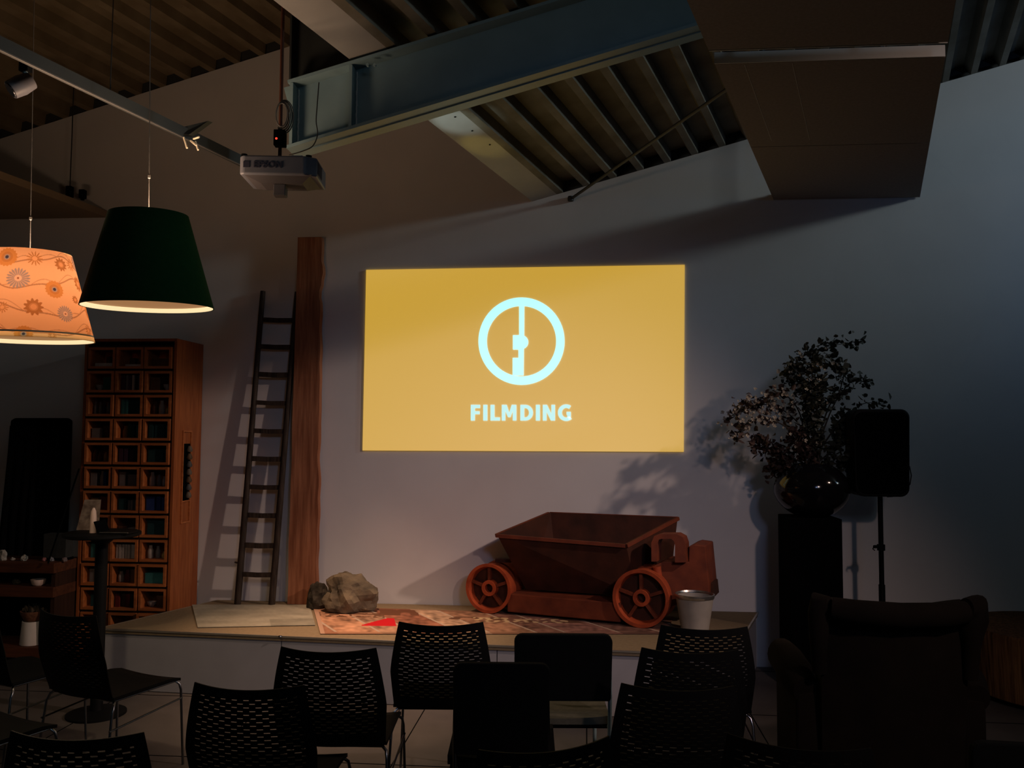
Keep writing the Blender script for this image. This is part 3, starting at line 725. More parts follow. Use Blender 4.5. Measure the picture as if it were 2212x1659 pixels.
# flower centres in pixels of the photo (floral shade), converted to (angle, height)
flp = [(20, 553, 19, 0), (79, 557, 15, 1), (135, 572, 14, 2), (42, 598, 21, 3), (120, 624, 18, 0), (7, 660, 12, 1), (74, 660, 18, 2), (142, 677, 17, 3), (164, 648, 9, 2), (51, 717, 17, 0), (113, 722, 9, 1)]
def floral_color(q, t, data):
    base = [.80, .47, .25]
    x = q; y = t
    for (fq, ft, fr, kind) in data:
        dq = (x-fq+math.pi) % (2*math.pi)-math.pi
        rr = (.29-.11*ft); dx = dq*rr; dy = (y-ft)*.43; r = math.hypot(dx, dy)/fr
        if r < 1.05:
            an = math.atan2(dy, dx)
            if kind == 0:
                if r < .17: return (.06, .06, .10)
                if r < .30: return (.42, .32, .26)
                if r < .94+.05*math.cos(an*18): return (.62, .28, .08) if r > .55 else (.52, .23, .07)
            elif kind == 1:
                if r < .3: return (.78, .42, .2)
                if r < .62+.36*math.cos(an*13): return (.50, .22, .07)
            elif kind == 2:
                if r < .3: return (.72, .36, .16)
                if r < .84+.14*math.cos(an*11): return (.42, .18, .06) if r > .45 else (.55, .26, .1)
            else:
                if r < .10: return (.3, .12, .06)
                if r < .3: return (.75, .5, .34)
                if r < .9+.1*math.cos(an*20): return (.36, .29, .26) if math.cos(an*20) > -.5 else (.66, .42, .27)
    # trailing stems
    for (ph, amp, off, fr) in ((0, .06, .30, 3.), (1.3, .07, .62, 2.5), (2.6, .05, .88, 3.4), (.7, .05, .08, 3.1)):
        yy = off+amp*math.sin(fr*x+ph)+.02*math.sin(7*x+ph)
        if abs(y-yy) < .008: return (.46, .24, .12)
        y2 = yy+.055*abs(math.sin(6*x+ph*2))
        if abs(y-y2) < .005: return (.58, .31, .16)
    return base
def make_lamp(name, loc, label, rb, rt_, h, floral, tilt=(0, 0)):
    e = empty(name, loc, 0, label, 'pendant lamp'); e.rotation_euler = (math.radians(tilt[0]), math.radians(tilt[1]), 0)
    if floral:
        nq, nt = 900, 230; data = []
        for (px, py, pr2, k) in flp:
            # intersect ray with cone
            best = None
            d_ = ray(px, py).normalized()
            for i in range(400):
                s = 4.0+i*.003; p = CP+d_*s-Vector(loc); t = p.z/h
                if 0 <= t <= 1.02 and math.hypot(p.x, p.y) <= rb+(rt_-rb)*t: best = (math.atan2(p.y, p.x), t, s); break
            if best: data.append((best[0], best[1], pr2/FPX*best[2]*1.02, k))
        qs = [d[0] for d in data]
        extra = []
        for _ in range(300):   # the side away from the camera carries the same print
            q = rf.uniform(-math.pi, math.pi); t = rf.uniform(.08, .92); k = rf.randrange(4); r = (.043, .034, .040, .046)[k]
            if all(math.hypot(((q-d[0]+math.pi) % (2*math.pi)-math.pi)*.24, (t-d[1])*.43) > .042+d[2] for d in data+extra) and not (min(qs)-.1 < q < max(qs)+.1): extra.append((q, t, r, k))
        data += extra
        me = bpy.data.meshes.new('shade'); vs = []; cols = []
        for j in range(nt+1):
            for i in range(nq):
                q = 2*math.pi*i/nq-math.pi; t = j/nt; vs.append(shade_pt(q, t, rb, rt_, h)); cols.append((*floral_color(q, t, data), 1))
        fs = [(j*nq+i, j*nq+(i+1) % nq, (j+1)*nq+(i+1) % nq, (j+1)*nq+i) for j in range(nt) for i in range(nq)]
        me.from_pydata(vs, [], fs); ca = me.color_attributes.new('Col', 'FLOAT_COLOR', 'POINT'); ca.data.foreach_set('color', np.array(cols, dtype=np.float32).ravel())
        M['floral'] = attr_mat('floral_fabric', .9, .72); me.materials.append(M['floral'])
        for p in me.polygons: p.use_smooth = True
        o = bpy.data.objects.new('shade', me); COL.objects.link(o); o.parent = e
        shade_o = o
    else:
        mb = MB(); mb.lathe([(rb, 0), (rt_, h), (rt_-.002, h), (rb-.002, 0), (rb, 0)], n=96, cap=False); shade_o = mb.build('shade', M['green_shade'], e)
        # pale lining inside the opaque shade
        MB().lathe([(rb+(rt_-rb)*.026/h-.0035, .026), (rt_-.0035, h-.001)], n=96, cap=False).build('lining', M['shade_in'], e)
    if floral: MB().lathe([(rb-.0045, .022), (rb-.0045+(rt_-rb)*.01/h, .030)], n=96, cap=False).build('lining', M['shade_in'], e)
    rd = rb+(rt_-rb)*.02/h-.010
    MB().lathe([(rb-.005, .001), (rb-.005+(rt_-rb)*.020/h, .022)], n=96, cap=False).build('lit_lining_band', M['lining_glow'], e)  # lower band of the lining, its lit look painted in as glow
    MB().lathe([(0, .020), (rd, .020), (rd, .025), (0, .025)], n=64, cap=False).build('diffuser', M['diffuser'], e)
    MB().tube([(0, 0, .06), (0, 0, h+.02)], .008, 8).build('lamp_holder', M['white'], e)
    sp_ = MB()
    for k in range(3):
        q = k*2.094; sp_.tube([(0, 0, h-.01), (rt_*math.cos(q), rt_*math.sin(q), h-.01)], .003, 6)
    sp_.build('spider', M['white'], e)
    ztop = (zup(loc[0])+.3) if True else 0
    tl = ztop-loc[2]
    cd = MB(); cd.tube([(0, 0, h+.01), (0, 0, tl)], .0018, 6); cd.build('cord', M['cord'], e)
    MB().lathe([(0, h+.155), (.006, h+.16), (.006, h+.172), (0, h+.177)], n=10, cap=False).build('cord_grip', M['cord'], e)
    return e
lg1 = Vector((Yp(320, 662, 3.55).x, 3.55, Yp(320, 664, 3.55).z))
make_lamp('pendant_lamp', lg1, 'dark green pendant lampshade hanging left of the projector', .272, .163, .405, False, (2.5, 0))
lamp('bulb_green', 'POINT', lg1+Vector((0, 0, .22)), None, 3.0, WARM, .05)
lamp('bulb_green_up', 'AREA', lg1+Vector((0, 0, .40)), lg1+Vector((0, 0, 2)), 7.5, (1, .66, .42), .26)
lamp('bulb_green_down', 'SPOT', lg1+Vector((0, 0, .008)), lg1-Vector((0, 0, 1)), 14, (1, .66, .40), .05, 145, .5)
fl1 = Vector((Yp(62, 736, 3.75).x, 3.75, Yp(62, 736, 3.75).z))
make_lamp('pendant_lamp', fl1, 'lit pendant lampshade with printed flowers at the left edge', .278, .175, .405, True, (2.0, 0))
lamp('bulb_floral', 'POINT', fl1+Vector((0, 0, .23)), None, 3.4, (1, .55, .34), .07)
lamp('bulb_floral_up', 'AREA', fl1+Vector((0, 0, .40)), fl1+Vector((0, 0, 2)), 7.5, (1, .66, .42), .28)
lamp('bulb_floral_down', 'SPOT', fl1+Vector((0, 0, .008)), fl1-Vector((0, 0, 1)), 34, (1, .72, .45), .05, 145, .5)

# ------------------------------------------------------------------ light track with spots
te = Yp(530, 352, 4.45)
tk = empty('light_track', te, 0, 'long thin lighting track running under the roof at top left', 'lighting track')
n_ = Vector((0, 0, 1))
MB().bar((0, 0, 0), RD*-3.9, .03, .052).build('rail', M['steel_dk'], tk)
MB().bar(Vector((.012, 0, -.029)), Vector((.012, 0, -.029))-RD*3.9, .006, .005).build('conductor_strip', M['cord'], tk)
for s in (.9, 2.6):
    p = -RD*s; MB().tube([p, p+Vector((0, 0, 1.5))], .0025, 6).build('suspension_wire', M['rope'], tk)
v0 = Yp(392, 284, 4.05)-te
MB().prism([Yp(388, 276, 4.0)-te, Yp(450, 261, 4.1)-te, Yp(408, 291, 4.0)-te, Yp(392, 288, 4.0)-te], (0, .05, .01)).build('angle_plate', M['steel_dk'], tk)
cl = MB()
for (a, b) in (((397, 297), (404, 320)), ((412, 304), (424, 314)), ((418, 300), (430, 296)), ((422, 306), (428, 324))):
    cl.tube([Yp(*a, 4.0)-te, Yp(*b, 3.98)-te], .005, 6)
cl.build('clip', M['shade_in'], tk)
so = Yp(55, 145, 3.35)
ts = empty('track_spotlight', so, 0, 'grey cylindrical spotlight hanging from the lighting track at top left', 'spotlight')
MB().box((-.02, -.015, -.02), (.02, .015, .03)).build('adapter', M['black'], ts)
MB().tube([(0, 0, -.02), (.005, 0, -.06), (-.005, 0, -.10)], .010, 8).build('arm', M['steel'], ts)
a_ = Vector((.015, .02, -.05)); b_ = Vector((-.04, -.03, -.11))
MB().tube([a_, lerp(a_, b_, .5), b_], [.035, .042, .038], 20).build('housing', M['proj'], ts)
MB().tube([b_, b_+(b_-a_).normalized()*.004], .030, 16).build('lens', M['chrome'], ts)
# small black devices and cable in the corner above the flat ceiling
for (px, py, lab, h_) in ((150, 432, 'small upright black device on the flat ceiling edge, with a cable going up', .09), (178, 437, 'small boxy black device beside the upright one above the flat ceiling', .06)):
    p = Yp(px, py, 6.25); p.z = zs+.055
    p.x = Yp(px, py, 6.25).x
    dv_ = empty('roof_device', (p.x, 6.25, zs+.056), 0, lab, 'device')
    MB().box((-.022, -.022, .012), (.022, .022, h_+.02)).build('housing', M['blackmat'], dv_, bevel=.004)
    MB().lathe([(.014, 0), (.014, .013)], n=12).build('foot', M['blackmat'], dv_)
    if h_ > .08: MB().tube([(0, 0, h_+.02), (.002, 0, .5), (0, 0, 1.0)], .004, 6).build('cable', M['rope'], dv_)

# ------------------------------------------------------------------ projector
pcn = Yp(613, 374, 3.83); ang = math.radians(7)
pj = empty('projector', (pcn.x, 3.83, pcn.z), ang, 'grey ceiling projector with lettering on its back, hanging from a rod', 'projector')
bw, bd, bhh = .345, .25, .088
out = []
for (x, y) in ((-bw/2, -bd/2+.015), (-bw/2+.02, -bd/2), (bw/2-.05, -bd/2), (bw/2, -bd/2+.03), (bw/2, bd/2), (-bw/2, bd/2)): out.append(Vector((x, y, -bhh/2)))
MB().prism(out, (0, 0, bhh)).build('body', M['proj'], pj, bevel=.008, seg=3)
MB().add([(-bw/2+.01, -bd/2+.01, -bhh/2+.004), (bw/2-.02, -bd/2+.01, -bhh/2+.004), (bw/2-.01, bd/2-.01, -bhh/2+.004), (-bw/2+.01, bd/2-.01, -bhh/2+.004), (-.09, -.06, -bhh/2-.022), (.10, -.06, -bhh/2-.022), (.10, .06, -bhh/2-.022), (-.09, .06, -bhh/2-.022)], [(0, 1, 5, 4), (1, 2, 6, 5), (2, 3, 7, 6), (3, 0, 4, 7), (4, 5, 6, 7), (0, 1, 2, 3)]).build('belly_cover', M['proj_belly'], pj)
vt = MB()
for k in range(9): vt.box((bw/2-.001, -bd/2+.045+k*.011, -bhh/2+.018), (bw/2+.003, -bd/2+.050+k*.011, bhh/2-.015))
vt.box((bw/2-.001, -bd/2+.04, -bhh/2+.015), (bw/2+.001, -bd/2+.145, bhh/2-.012)); vt.build('air_vent', M['proj_dk'], pj)
vt2 = MB(); vt2.box((-bw/2+.02, -bd/2-.002, -.014), (-bw/2+.048, -bd/2+.002, .014)); vt2.build('connector_panel', M['proj_dk'], pj)
put_text('lettering', 'EPSON', .029, .125, M['proj_dk'], pj, Matrix.Translation((-.043, -bd/2-.0015, 0)) @ Matrix.Rotation(math.radians(90), 4, 'X'), bold=.02, extr=.001)
MB().tube([(-.04, bd/2, 0), (-.04, bd/2+.03, 0)], [.035, .032], 20).build('lens', M['vase'], pj)
MB().box((-.06, -.05, bhh/2), (.06, .05, bhh/2+.018)).build('mount_plate', M['proj_dk'], pj)
for (x, y) in ((-.155, -.105), (.135, -.10)): MB().lathe([(.014, bhh/2), (.014, bhh/2+.008)], (x, y, 0), 12).build('foot', M['blackmat'], pj)
MB().box((.055, -.09, bhh/2+.0), (.105, -.05, bhh/2+.012)).build('latch', M['panel_edge'], pj)
MB().box((-.185+.15, -.05, -bhh/2-.075), (-.185+.205, 0, -bhh/2-.022)).build('sensor_box', M['proj_belly'], pj, bevel=.003)
def strip_pt(px, py): d_ = ray(px, py); return CP+d_*((P1-CP).dot(n1)/d_.dot(n1))
lamp('projector_spill', 'SPOT', (-1.30, 3.98, 2.86), strip_pt(985, 262), 70, (.80, .98, .92), .02, 11, .8)
lamp('projector_spill_yellow', 'SPOT', (-1.30, 3.98, 2.86), strip_pt(1043, 315), 50, (1.0, .72, .12), .02, 7.5, .7)
ztp = zup(-1.4)+.25-pcn.z
MB().tube([(-.02, 0, bhh/2+.01), (-.02, 0, ztp)], .0085, 10).build('mounting_rod', M['cart_dk'], pj)
bx = empty('power_box', (Yp(606, 299, 3.79).x, 3.785, Yp(606, 299, 3.785).z), ang, 'black box with a glowing red light fixed to the projector rod', 'power box')
MB().box((-.026, -.022, -.038), (.026, .022, .036)).build('casing', M['blackmat'], bx, bevel=.003)
MB().lathe([(.0055, 0), (.004, .003), (0, .004)], (-.012, -.022, -.008), 10, cap=False, axis=Matrix(((1, 0, 0), (0, 0, -1), (0, 1, 0)))).build('indicator_light', M['red_led'], bx)
cb = empty('cable_coil', (Yp(614, 250, 3.78).x, 3.775, Yp(610, 250, 3.775).z), ang, 'looped black and white cables tied to the projector rod', 'cable')
for k in range(5):
    a1, b1 = .026+.004*k, .055+.006*k
    MB().tube([(a1*math.cos(t)+.002*k-.008, -.01+.006*k, b1*math.sin(t)) for t in np.linspace(0, 2*math.pi, 30)[:-1]], .003, 6, closed=True).build('loop', M['rope' if k % 2 else 'cord'], cb)
dc = [Yp(x, y, YB-.12) for x, y in ((689, 178), (685, 230), (683, 262), (686, 290), (676, 315), (655, 326), (625, 335))]
tag(MB().tube(spline(dc, 5), .003, 6).build('hanging_cable', M['rope']), 'thin black cable drooping from the steel beam to the projector', 'cable')

# ------------------------------------------------------------------ crate bookcase
cxl, cxr, cyf, czt = -3.765, -3.045, 6.12, 2.385
cab = empty('bookcase', (cxl, cyf, 0), 0, 'tall orange wooden bookcase of small box compartments in three columns', 'bookcase')
wd = cxr-cxl; dp = D-.01-cyf
MB().box((wd-.02, 0, 0), (wd, dp, czt)).build('side_panel', M['orange_wood'], cab)
MB().box((0, 0, 0), (.02, dp, czt)).build('side_panel', M['orange_wood'], cab)
MB().box((0, -.004, czt), (wd, dp, czt+.02)).build('top_board', M['orange_wood'], cab)
MB().box((.02, dp-.012, 0), (wd-.02, dp, czt)).build('back_board', M['dark_wood'], cab)
NR = 13; cw = (wd-.055)/3; rh = (czt-.035-.03)/NR
ctx = cxl; rz = random.Random(9)
for k in range(NR+1):
    MB().box((.02, .012, .03+k*rh-.006), (wd-.02, dp-.012, .03+k*rh+.006)).build('shelf_board', M['dark_wood'], cab)
TEAL, DTEAL, GRN, BLU, PUR, RED, WHT, GRY, BRN, DRK, YEL = (.03, .13, .13), (.012, .045, .05), (.02, .07, .045), (.02, .045, .16), (.05, .025, .045), (.14, .02, .015), (.36, .31, .28), (.15, .14, .14), (.09, .04, .02), (.015, .012, .012), (.30, .22, .09)
names = {TEAL: 'teal', DTEAL: 'dark teal', GRN: 'dark green', BLU: 'blue', PUR: 'dark purple', RED: 'dark red', WHT: 'off-white', GRY: 'grey', BRN: 'brown', DRK: 'black', YEL: 'cream'}
rows_ = [  # per row: left, middle, right : lists of (kind, colour, width frac, height frac)
 [[('flat', WHT, .8, .2), ('book', BRN, .15, .7)], [('book', BRN, .25, .6), ('box', BRN, .4, .4), ('flat', WHT, .7, .12)], [('box', BRN, .8, .5)]],
 [[('bowl', WHT, .35, .35), ('box', GRN, .45, .8)], [('book', PUR, .2, .95), ('book', GRY, .12, .95), ('book', PUR, .14, .9), ('book', WHT, .1, .95), ('book', DRK, .16, .9), ('book', GRY, .13, .95)], [('box', BRN, .45, .8), ('bowl', WHT, .42, .38)]],
 [[('jar', GRY, .16, .8), ('jar', GRY, .16, .75), ('jar', PUR, .16, .8), ('jar', GRY, .16, .7), ('jar', RED, .16, .75)], [('book', TEAL, .14, .9), ('book', TEAL, .12, .9), ('box', DTEAL, .6, .85)], [('jar', BRN, .3, .8), ('jar', WHT, .26, .85), ('jar', YEL, .25, .5)]],
 [[('box', GRY, .5, .6), ('box', BRN, .35, .75)], [('jar', YEL, .26, .75), ('book', GRN, .15, .9), ('book', DTEAL, .16, .85), ('book', TEAL, .15, .8)], [('book', DTEAL, .2, .9), ('box', DTEAL, .45, .85), ('book', TEAL, .14, .8)]],
 [[('jar', BRN, .26, .8), ('jar', BRN, .2, .6), ('jar', YEL, .24, .6), ('jar', BRN, .16, .5)], [('book', PUR, .18, .85), ('book', PUR, .18, .85), ('book', PUR, .2, .8), ('book', DRK, .2, .85)], [('box', DTEAL, .72, .8), ('book', GRY, .13, .75)]],
 [[('box', GRY, .3, .8), ('jar', WHT, .25, .9), ('book', BLU, .14, .85), ('book', BLU, .12, .85)], [('book', GRY, .3, .85), ('box', GRY, .5, .7)], [('jar', WHT, .26, .85), ('jar', GRY, .22, .7), ('jar', WHT, .22, .6)]],
 [[('box', YEL, .35, .7), ('box', RED, .4, .8)], [('box', DTEAL, .35, .7), ('book', GRY, .1, .6), ('book', GRY, .1, .6), ('book', GRY, .1, .62)], [('box', BLU, .4, .85), ('book', BLU, .2, .85), ('book', BLU, .2, .8)]],
 [[('box', BRN, .8, .6)], [('box', BRN, .4, .5), ('box', GRY, .4, .4)], [('box', DTEAL, .8, .85)]],
 [[('book', TEAL, .2, .85), ('book', TEAL, .2, .8), ('book', DTEAL, .2, .8)], [('book', WHT, .11, .85)]*7, [('jar', WHT, .26, .8), ('jar', GRY, .22, .75), ('jar', YEL, .25, .4)]],
 [[('box', GRY, .35, .8), ('box', DTEAL, .3, .8)], [('jar', WHT, .26, .65), ('jar', RED, .3, .75), ('box', BRN, .3, .8)], [('box', TEAL, .85, .62)]],
 [[('box', DTEAL, .6, .7)], [('book', RED, .2, .8), ('book', BRN, .2, .8), ('book', RED, .2, .8), ('book', DRK, .2, .75)], [('bowl', WHT, .4, .3), ('box', BRN, .35, .7)]],
 [[], [], []], [[], [], []]]
kindname = {'book': 'book', 'box': 'storage_box', 'jar': 'jar', 'bowl': 'bowl', 'flat': 'magazine'}
ordn = ['top', 'second', 'third', 'fourth', 'fifth', 'sixth', 'seventh', 'eighth', 'ninth', 'tenth', 'eleventh', 'twelfth']
for r in range(NR):
    for cc in range(3):
        z0 = .03+(NR-1-r)*rh+.008; x0_ = .027+cc*cw+.006; x1_ = x0_+cw-.012; z1 = z0+rh-.018
        jit = rz.uniform(-.020, .004); fy = jit; t_ = .018
        fr_ = MB(); fd = .20
        fr_.box((x0_, fy, z0), (x1_, fy+fd, z0+t_)); fr_.box((x0_, fy, z1-t_), (x1_, fy+fd, z1)); fr_.box((x0_, fy, z0+t_), (x0_+t_, fy+fd, z1-t_)); fr_.box((x1_-t_, fy, z0+t_), (x1_, fy+fd, z1-t_))
        fr_.box((x0_+t_, fy+fd-.006, z0+t_), (x1_-t_, fy+fd, z1-t_))
        fr_.build('compartment', M['orange_wood2'], cab)
        items = rows_[r][cc]
        ix0, ix1, iz0, iz1 = x0_+t_+.004, x1_-t_-.004, z0+t_+.0005, z1-t_
        W_ = ix1-ix0; H_ = iz1-iz0; tot = sum(i[2] for i in items if i[0] != 'flat'); xx = ix0; gap = max(0, (1-tot))/(len(items)+1)*W_ if items else 0
        cnt = {}
        for (kd, cl_, wf, hf) in items:
            cnt[(kd, cl_)] = cnt.get((kd, cl_), 0)+1
        seen = {}
        for (kd, cl_, wf, hf) in items:
            mb = MB(); ww = wf*W_; hh_ = hf*H_*.97
            nm = kindname[kd]
            if kd == 'flat':
                ww = min(wf, .95)*W_; mb.box((0, 0, 0), (ww, .10, hh_)); xo = ix1-ww-.002; zo = iz0
                if hf > .15: zo = iz0
                yo = fy-.01+.015
                # lies across the front, other items stand behind it
            else:
                xx += gap; xo = xx; xx += ww; zo = iz0; yo = fy+(.125 if any(i[0] == 'flat' for i in items) else .03+rz.uniform(0, .02))
                dpt = .06 if any(i[0] == 'flat' for i in items) else .12
                if kd == 'book':
                    mb.box((.0006, 0, 0), (ww-.0006, dpt*.95, hh_)); 
                elif kd == 'box': mb.box((.0006, 0, 0), (ww-.0006, dpt, hh_*.86)); mb.box((0, -.002, hh_*.86), (ww, dpt+.001, hh_))
                elif kd == 'jar':
                    R_j = min(ww/2, .022)*.98; mb.lathe([(R_j*.8, 0), (R_j, .006), (R_j, hh_*.6), (R_j*.6, hh_*.8), (R_j*.6, hh_)], (ww/2, R_j+.01, 0), 14)
                elif kd == 'bowl':
                    R_j = min(ww/2, .035); mb.lathe([(R_j*.4, 0), (R_j*.9, hh_*.5), (R_j, hh_), (R_j*.9, hh_), (R_j*.4, hh_*.3), (0, hh_*.25)], (ww/2, R_j+.005, 0), 18, cap=False)
            ob = mb.build(nm, cmat(cl_)); ob.location = (cxl+xo, cyf+yo, zo)
            colname = ('left', 'middle', 'right')[cc]
            k_ = (kd, cl_); seen[k_] = seen.get(k_, 0)+1
            place_ = '%s compartment, %s row of the bookcase' % (colname, ordn[r])
            base_ = '%s %s' % (names[cl_], nm.replace('_', ' '))
            if cnt[k_] > 1: tag(ob, '%s %s from left, %s' % (('first', 'second', 'third', 'fourth', 'fifth', 'sixth', 'seventh')[seen[k_]-1], base_, place_), nm.replace('_', ' '), '%ss in the %s compartment, %s row' % (base_, colname, ordn[r]))
            else: tag(ob, base_+' in the '+place_, nm.replace('_', ' '))
# narrow display niche on the side of the bookcase
nf = MB(); xs_ = wd; zc0, zc1 = 1.02, 1.72; y0n, y1n = .13, .25
for (a, b) in (((xs_, y0n-.012, zc0), (xs_+.012, y0n, zc1)), ((xs_, y1n, zc0), (xs_+.012, y1n+.012, zc1)), ((xs_, y0n, zc0), (xs_+.012, y1n, zc0+.012)), ((xs_, y0n, zc1-.012), (xs_+.012, y1n, zc1)), ((xs_, y0n, zc0+.16), (xs_+.012, y1n, zc0+.17))): nf.box(a, b)
nf.build('display_frame', M['orange_wood2'], cab)
MB().box((xs_, y0n, zc0+.17), (xs_+.004, y1n, zc1-.10)).build('frame_back', M['blackmat'], cab)
for k in range(7):
    c1 = ((.13, .10, .07), (.07, .065, .06), (.10, .06, .03))[k % 3]; z_ = zc0+.19+k*.058
    MB().lathe([(.018, 0), (.024, .015), (.016, .035), (.012, .045)], (xs_+.028, (y0n+y1n)/2, z_), 12).build('ornament', cmat(c1), cab)

# ------------------------------------------------------------------ black drape board, low shelf, things on it
pn = [Yp(x, y, 6.30) for x, y in ((22, 908), (30, 903), (143, 903), (150, 908), (148, 990), (138, 1200))]
bz = .005
bb = empty('covered_board', (-4.27, 6.30, 0), 0, 'tall black cloth-covered board with rounded corners behind the low shelf', 'board')
def bl_(p): return Vector((p.x+4.27, 0, p.z))
pts_ = [bl_(p) for p in pn]; lowr = Vector((pts_[-1].x-.02, 0, bz)); lowl = Vector((-.27, 0, bz)); 
MB().prism(pts_+[lowr, lowl, Vector((-.255, 0, .9))], (0, .05, 0)).build('board', M['blackmat'], bb, bevel=.012)
dr = MB(); vs = []; fs = []; nx_, nz_ = 60, 10
for j in range(nz_+1):
    t = j/nz_; z = .5+t*1.25
    for i in range(nx_+1):
        u = i/nx_; x = -.185-.05*(1-t)+u*(.41+.04*(1-t)); y = -.014-.010*math.sin(u*38+math.sin(t*4))*(1-t*.8)
        vs.append((x, y, z))
for j in range(nz_):
    for i in range(nx_): q = j*(nx_+1)+i; fs.append((q, q+1, q+nx_+2, q+nx_+1))
dr.add(vs, fs, True); ob = dr.build('cloth', M['blackfab'], bb); md = ob.modifiers.new('s', 'SOLIDIFY'); md.thickness = .004

sh = empty('low_shelf', (-4.6, 5.85, 0), 0, 'low dark wooden shelf unit with three boards at the left edge', 'shelf')
for z, m_ in ((.735, 'shelf_wood'), (.565, 'shelf_wood'), (.14, 'shelf_wood')):
    MB().box((-.6, 0, z-.035), (.825, .33, z+.035)).build('board', M[m_], sh)
for x in (-.58, .10, .79): MB().box((x, .03, 0), (x+.03, .30, .735)).build('upright', M['dark_wood'], sh)
def small(nm, px, py, Yv, zb2, r, label, cat, m, kind='rock', hz2=1.0):
    p = Yp(px, py, Yv)
    if kind == 'rock':
        o = rock(nm, (p.x, Yv, zb2), r, r*.8, r*1.5*hz2, m, px*.37, None, .4); tag(o, label, cat)
    return o
zt_ = .7705
small('stone', 5, 1200, 5.95, zt_, .032, 'pale pointed stone on the top board, furthest left', 'stone', M['bucket'], hz2=1.5)
small('stone', 28, 1208, 5.95, zt_, .014, 'tiny pale pebble on the top board beside the pointed stone', 'stone', M['bucket'])
small('stone', 52, 1205, 5.95, zt_, .024, 'lumpy beige stone on the top board, second big one from left', 'stone', M['bucket'])
small('stone', 96, 1204, 5.95, zt_, .016, 'small pinkish stone in the middle of the top board', 'stone', cmat((.3, .12, .12)))
small('stone', 111, 1201, 5.95, zt_, .020, 'bluish grey stone right of the pinkish stone', 'stone', cmat((.2, .2, .22)))
small('stone', 140, 1206, 5.95, zt_, .018, 'rounded grey-pink stone at the right end of the top board', 'stone', cmat((.16, .12, .12)))
p = Yp(150, 1185, 6.08)
gb = empty('display_case', (p.x-.055, 6.03, zt_), 0, 'dark grey see-through box at the right end of the top board', 'box')
MB().box((-.09, -.05, 0), (.09, .05, .018)).build('base', M['blackmat'], gb); MB().box((-.085, -.045, .018), (.085, .045, .19)).build('case', cmat((.03, .032, .03)), gb)
p = Yp(83, 1257, 5.92)
bw_ = MB().lathe([(.03, 0), (.045, .012), (.052, .045), (.046, .045), (.035, .015), (0, .012)], n=24, cap=False).build('bowl', M['wax']); bw_.location = (p.x, 5.92, .6005); tag(bw_, 'wide pale bowl lying on the second board of the low shelf', 'bowl')
small('stone', 35, 1255, 5.95, .6005, .025, 'dark flat stone left of the pale bowl on the second board', 'stone', cmat((.05, .045, .03)))
small('stone', 118, 1255, 5.95, .603, .024, 'dark greenish stone right of the pale bowl on the second board', 'stone', cmat((.045, .05, .04)))
p = Yp(66, 1395, 5.95)
pot = empty('plant_pot', (p.x, 5.97, .176), 0, 'glowing white pot under a brown basket on the bottom board', 'plant pot')
MB().lathe([(.082, 0), (.084, .004), (.072, .165), (.066, .165), (.066, .15), (0, .15)], n=32, cap=False).build('pot', M['white'], pot)
bs = empty('basket', (p.x, 5.97, .343), 0, 'brown wicker basket of dried plants standing on the white pot', 'basket')
MB().lathe([(.06, 0), (.085, .05), (.088, .07), (.08, .07), (.055, .01), (0, .008)], n=28, cap=False).build('body', M['basket'], bs)
stf = MB(); r9 = random.Random(4)
for _ in range(70):
    q = r9.uniform(0, 6.28); rr = r9.uniform(0, .07); a = Vector((rr*math.cos(q), rr*math.sin(q), .02)); leaf_quads(stf, a+Vector((0, 0, r9.uniform(.02, .05))), Vector((math.cos(q)*.4, math.sin(q)*.4, 1)), r9.uniform(.03, .06), .010)
stf.build('dried_plants', M['straw'], bs)
small('stone', 112, 1330, 5.98, .1755, .04, 'grey lumpy stone low on the bottom board, right of the pot', 'stone', cmat((.07, .07, .055)))

# ------------------------------------------------------------------ high table with things
tc = Vector((-2.955, 5.05, 0))
tb_ = empty('high_table', tc, 0, 'black round high table in front of the bookcase', 'table')
MB().lathe([(0, 1.066), (.205, 1.066), (.222, 1.074), (.222, 1.088), (.216, 1.093), (0, 1.093)], n=64, cap=False).build('tabletop', M['black'], tb_)
MB().lathe([(.04, .03), (.036, .06), (.036, 1.02), (.09, 1.066)], n=24).build('column', M['black'], tb_)
MB().lathe([(.17, 0), (.17, .012), (.05, .03)], n=40).build('base', M['black'], tb_)
p = Yp(207, 1143, 5.03)
cnd = MB().lathe([(.019, 0), (.018, .10), (.015, .13), (.006, .150), (0, .152)], n=16, cap=False).build('candle', M['wax']); cnd.location = (p.x, 5.0, 1.0935); tag(cnd, 'pale tapering candle standing on the high table', 'candle')
p = Yp(187, 1140, 5.12)
mc = empty('menu_card', (p.x, 5.15, 1.0935), math.radians(8), 'upright printed card standing on the high table left of the candle', 'card')
MB().hexa([(-.075, -.01, 0), (.06, -.01, 0), (.06, -.007, 0), (-.075, -.007, 0), (-.05, .035, .185), (.05, .035, .185), (.05, .038, .185), (-.05, .038, .185)]).build('card', M['paper'], mc)
p = Yp(258, 1143, 5.0)
lp = empty('laptop', (p.x, 5.0, 1.0935), math.radians(4), 'thin open laptop seen edge-on at the right of the high table', 'laptop')
MB().box((-.10, -.07, .001), (.08, .07, .010)).build('keyboard_base', M['black'], lp); MB().box((-.085, -.075, .010), (.085, -.065, .0135)).build('metal_edge', M['galv'], lp)
MB().hexa([(-.10, -.07, .010), (-.094, -.07, .010), (-.094, .07, .010), (-.10, .07, .010), (-.125, -.07, .075), (-.120, -.07, .075), (-.120, .07, .075), (-.125, .07, .075)]).build('screen_lid', M['blackmat'], lp)
a, b = Yp(180, 1012, 6.06), Yp(152, 1150, 5.75)
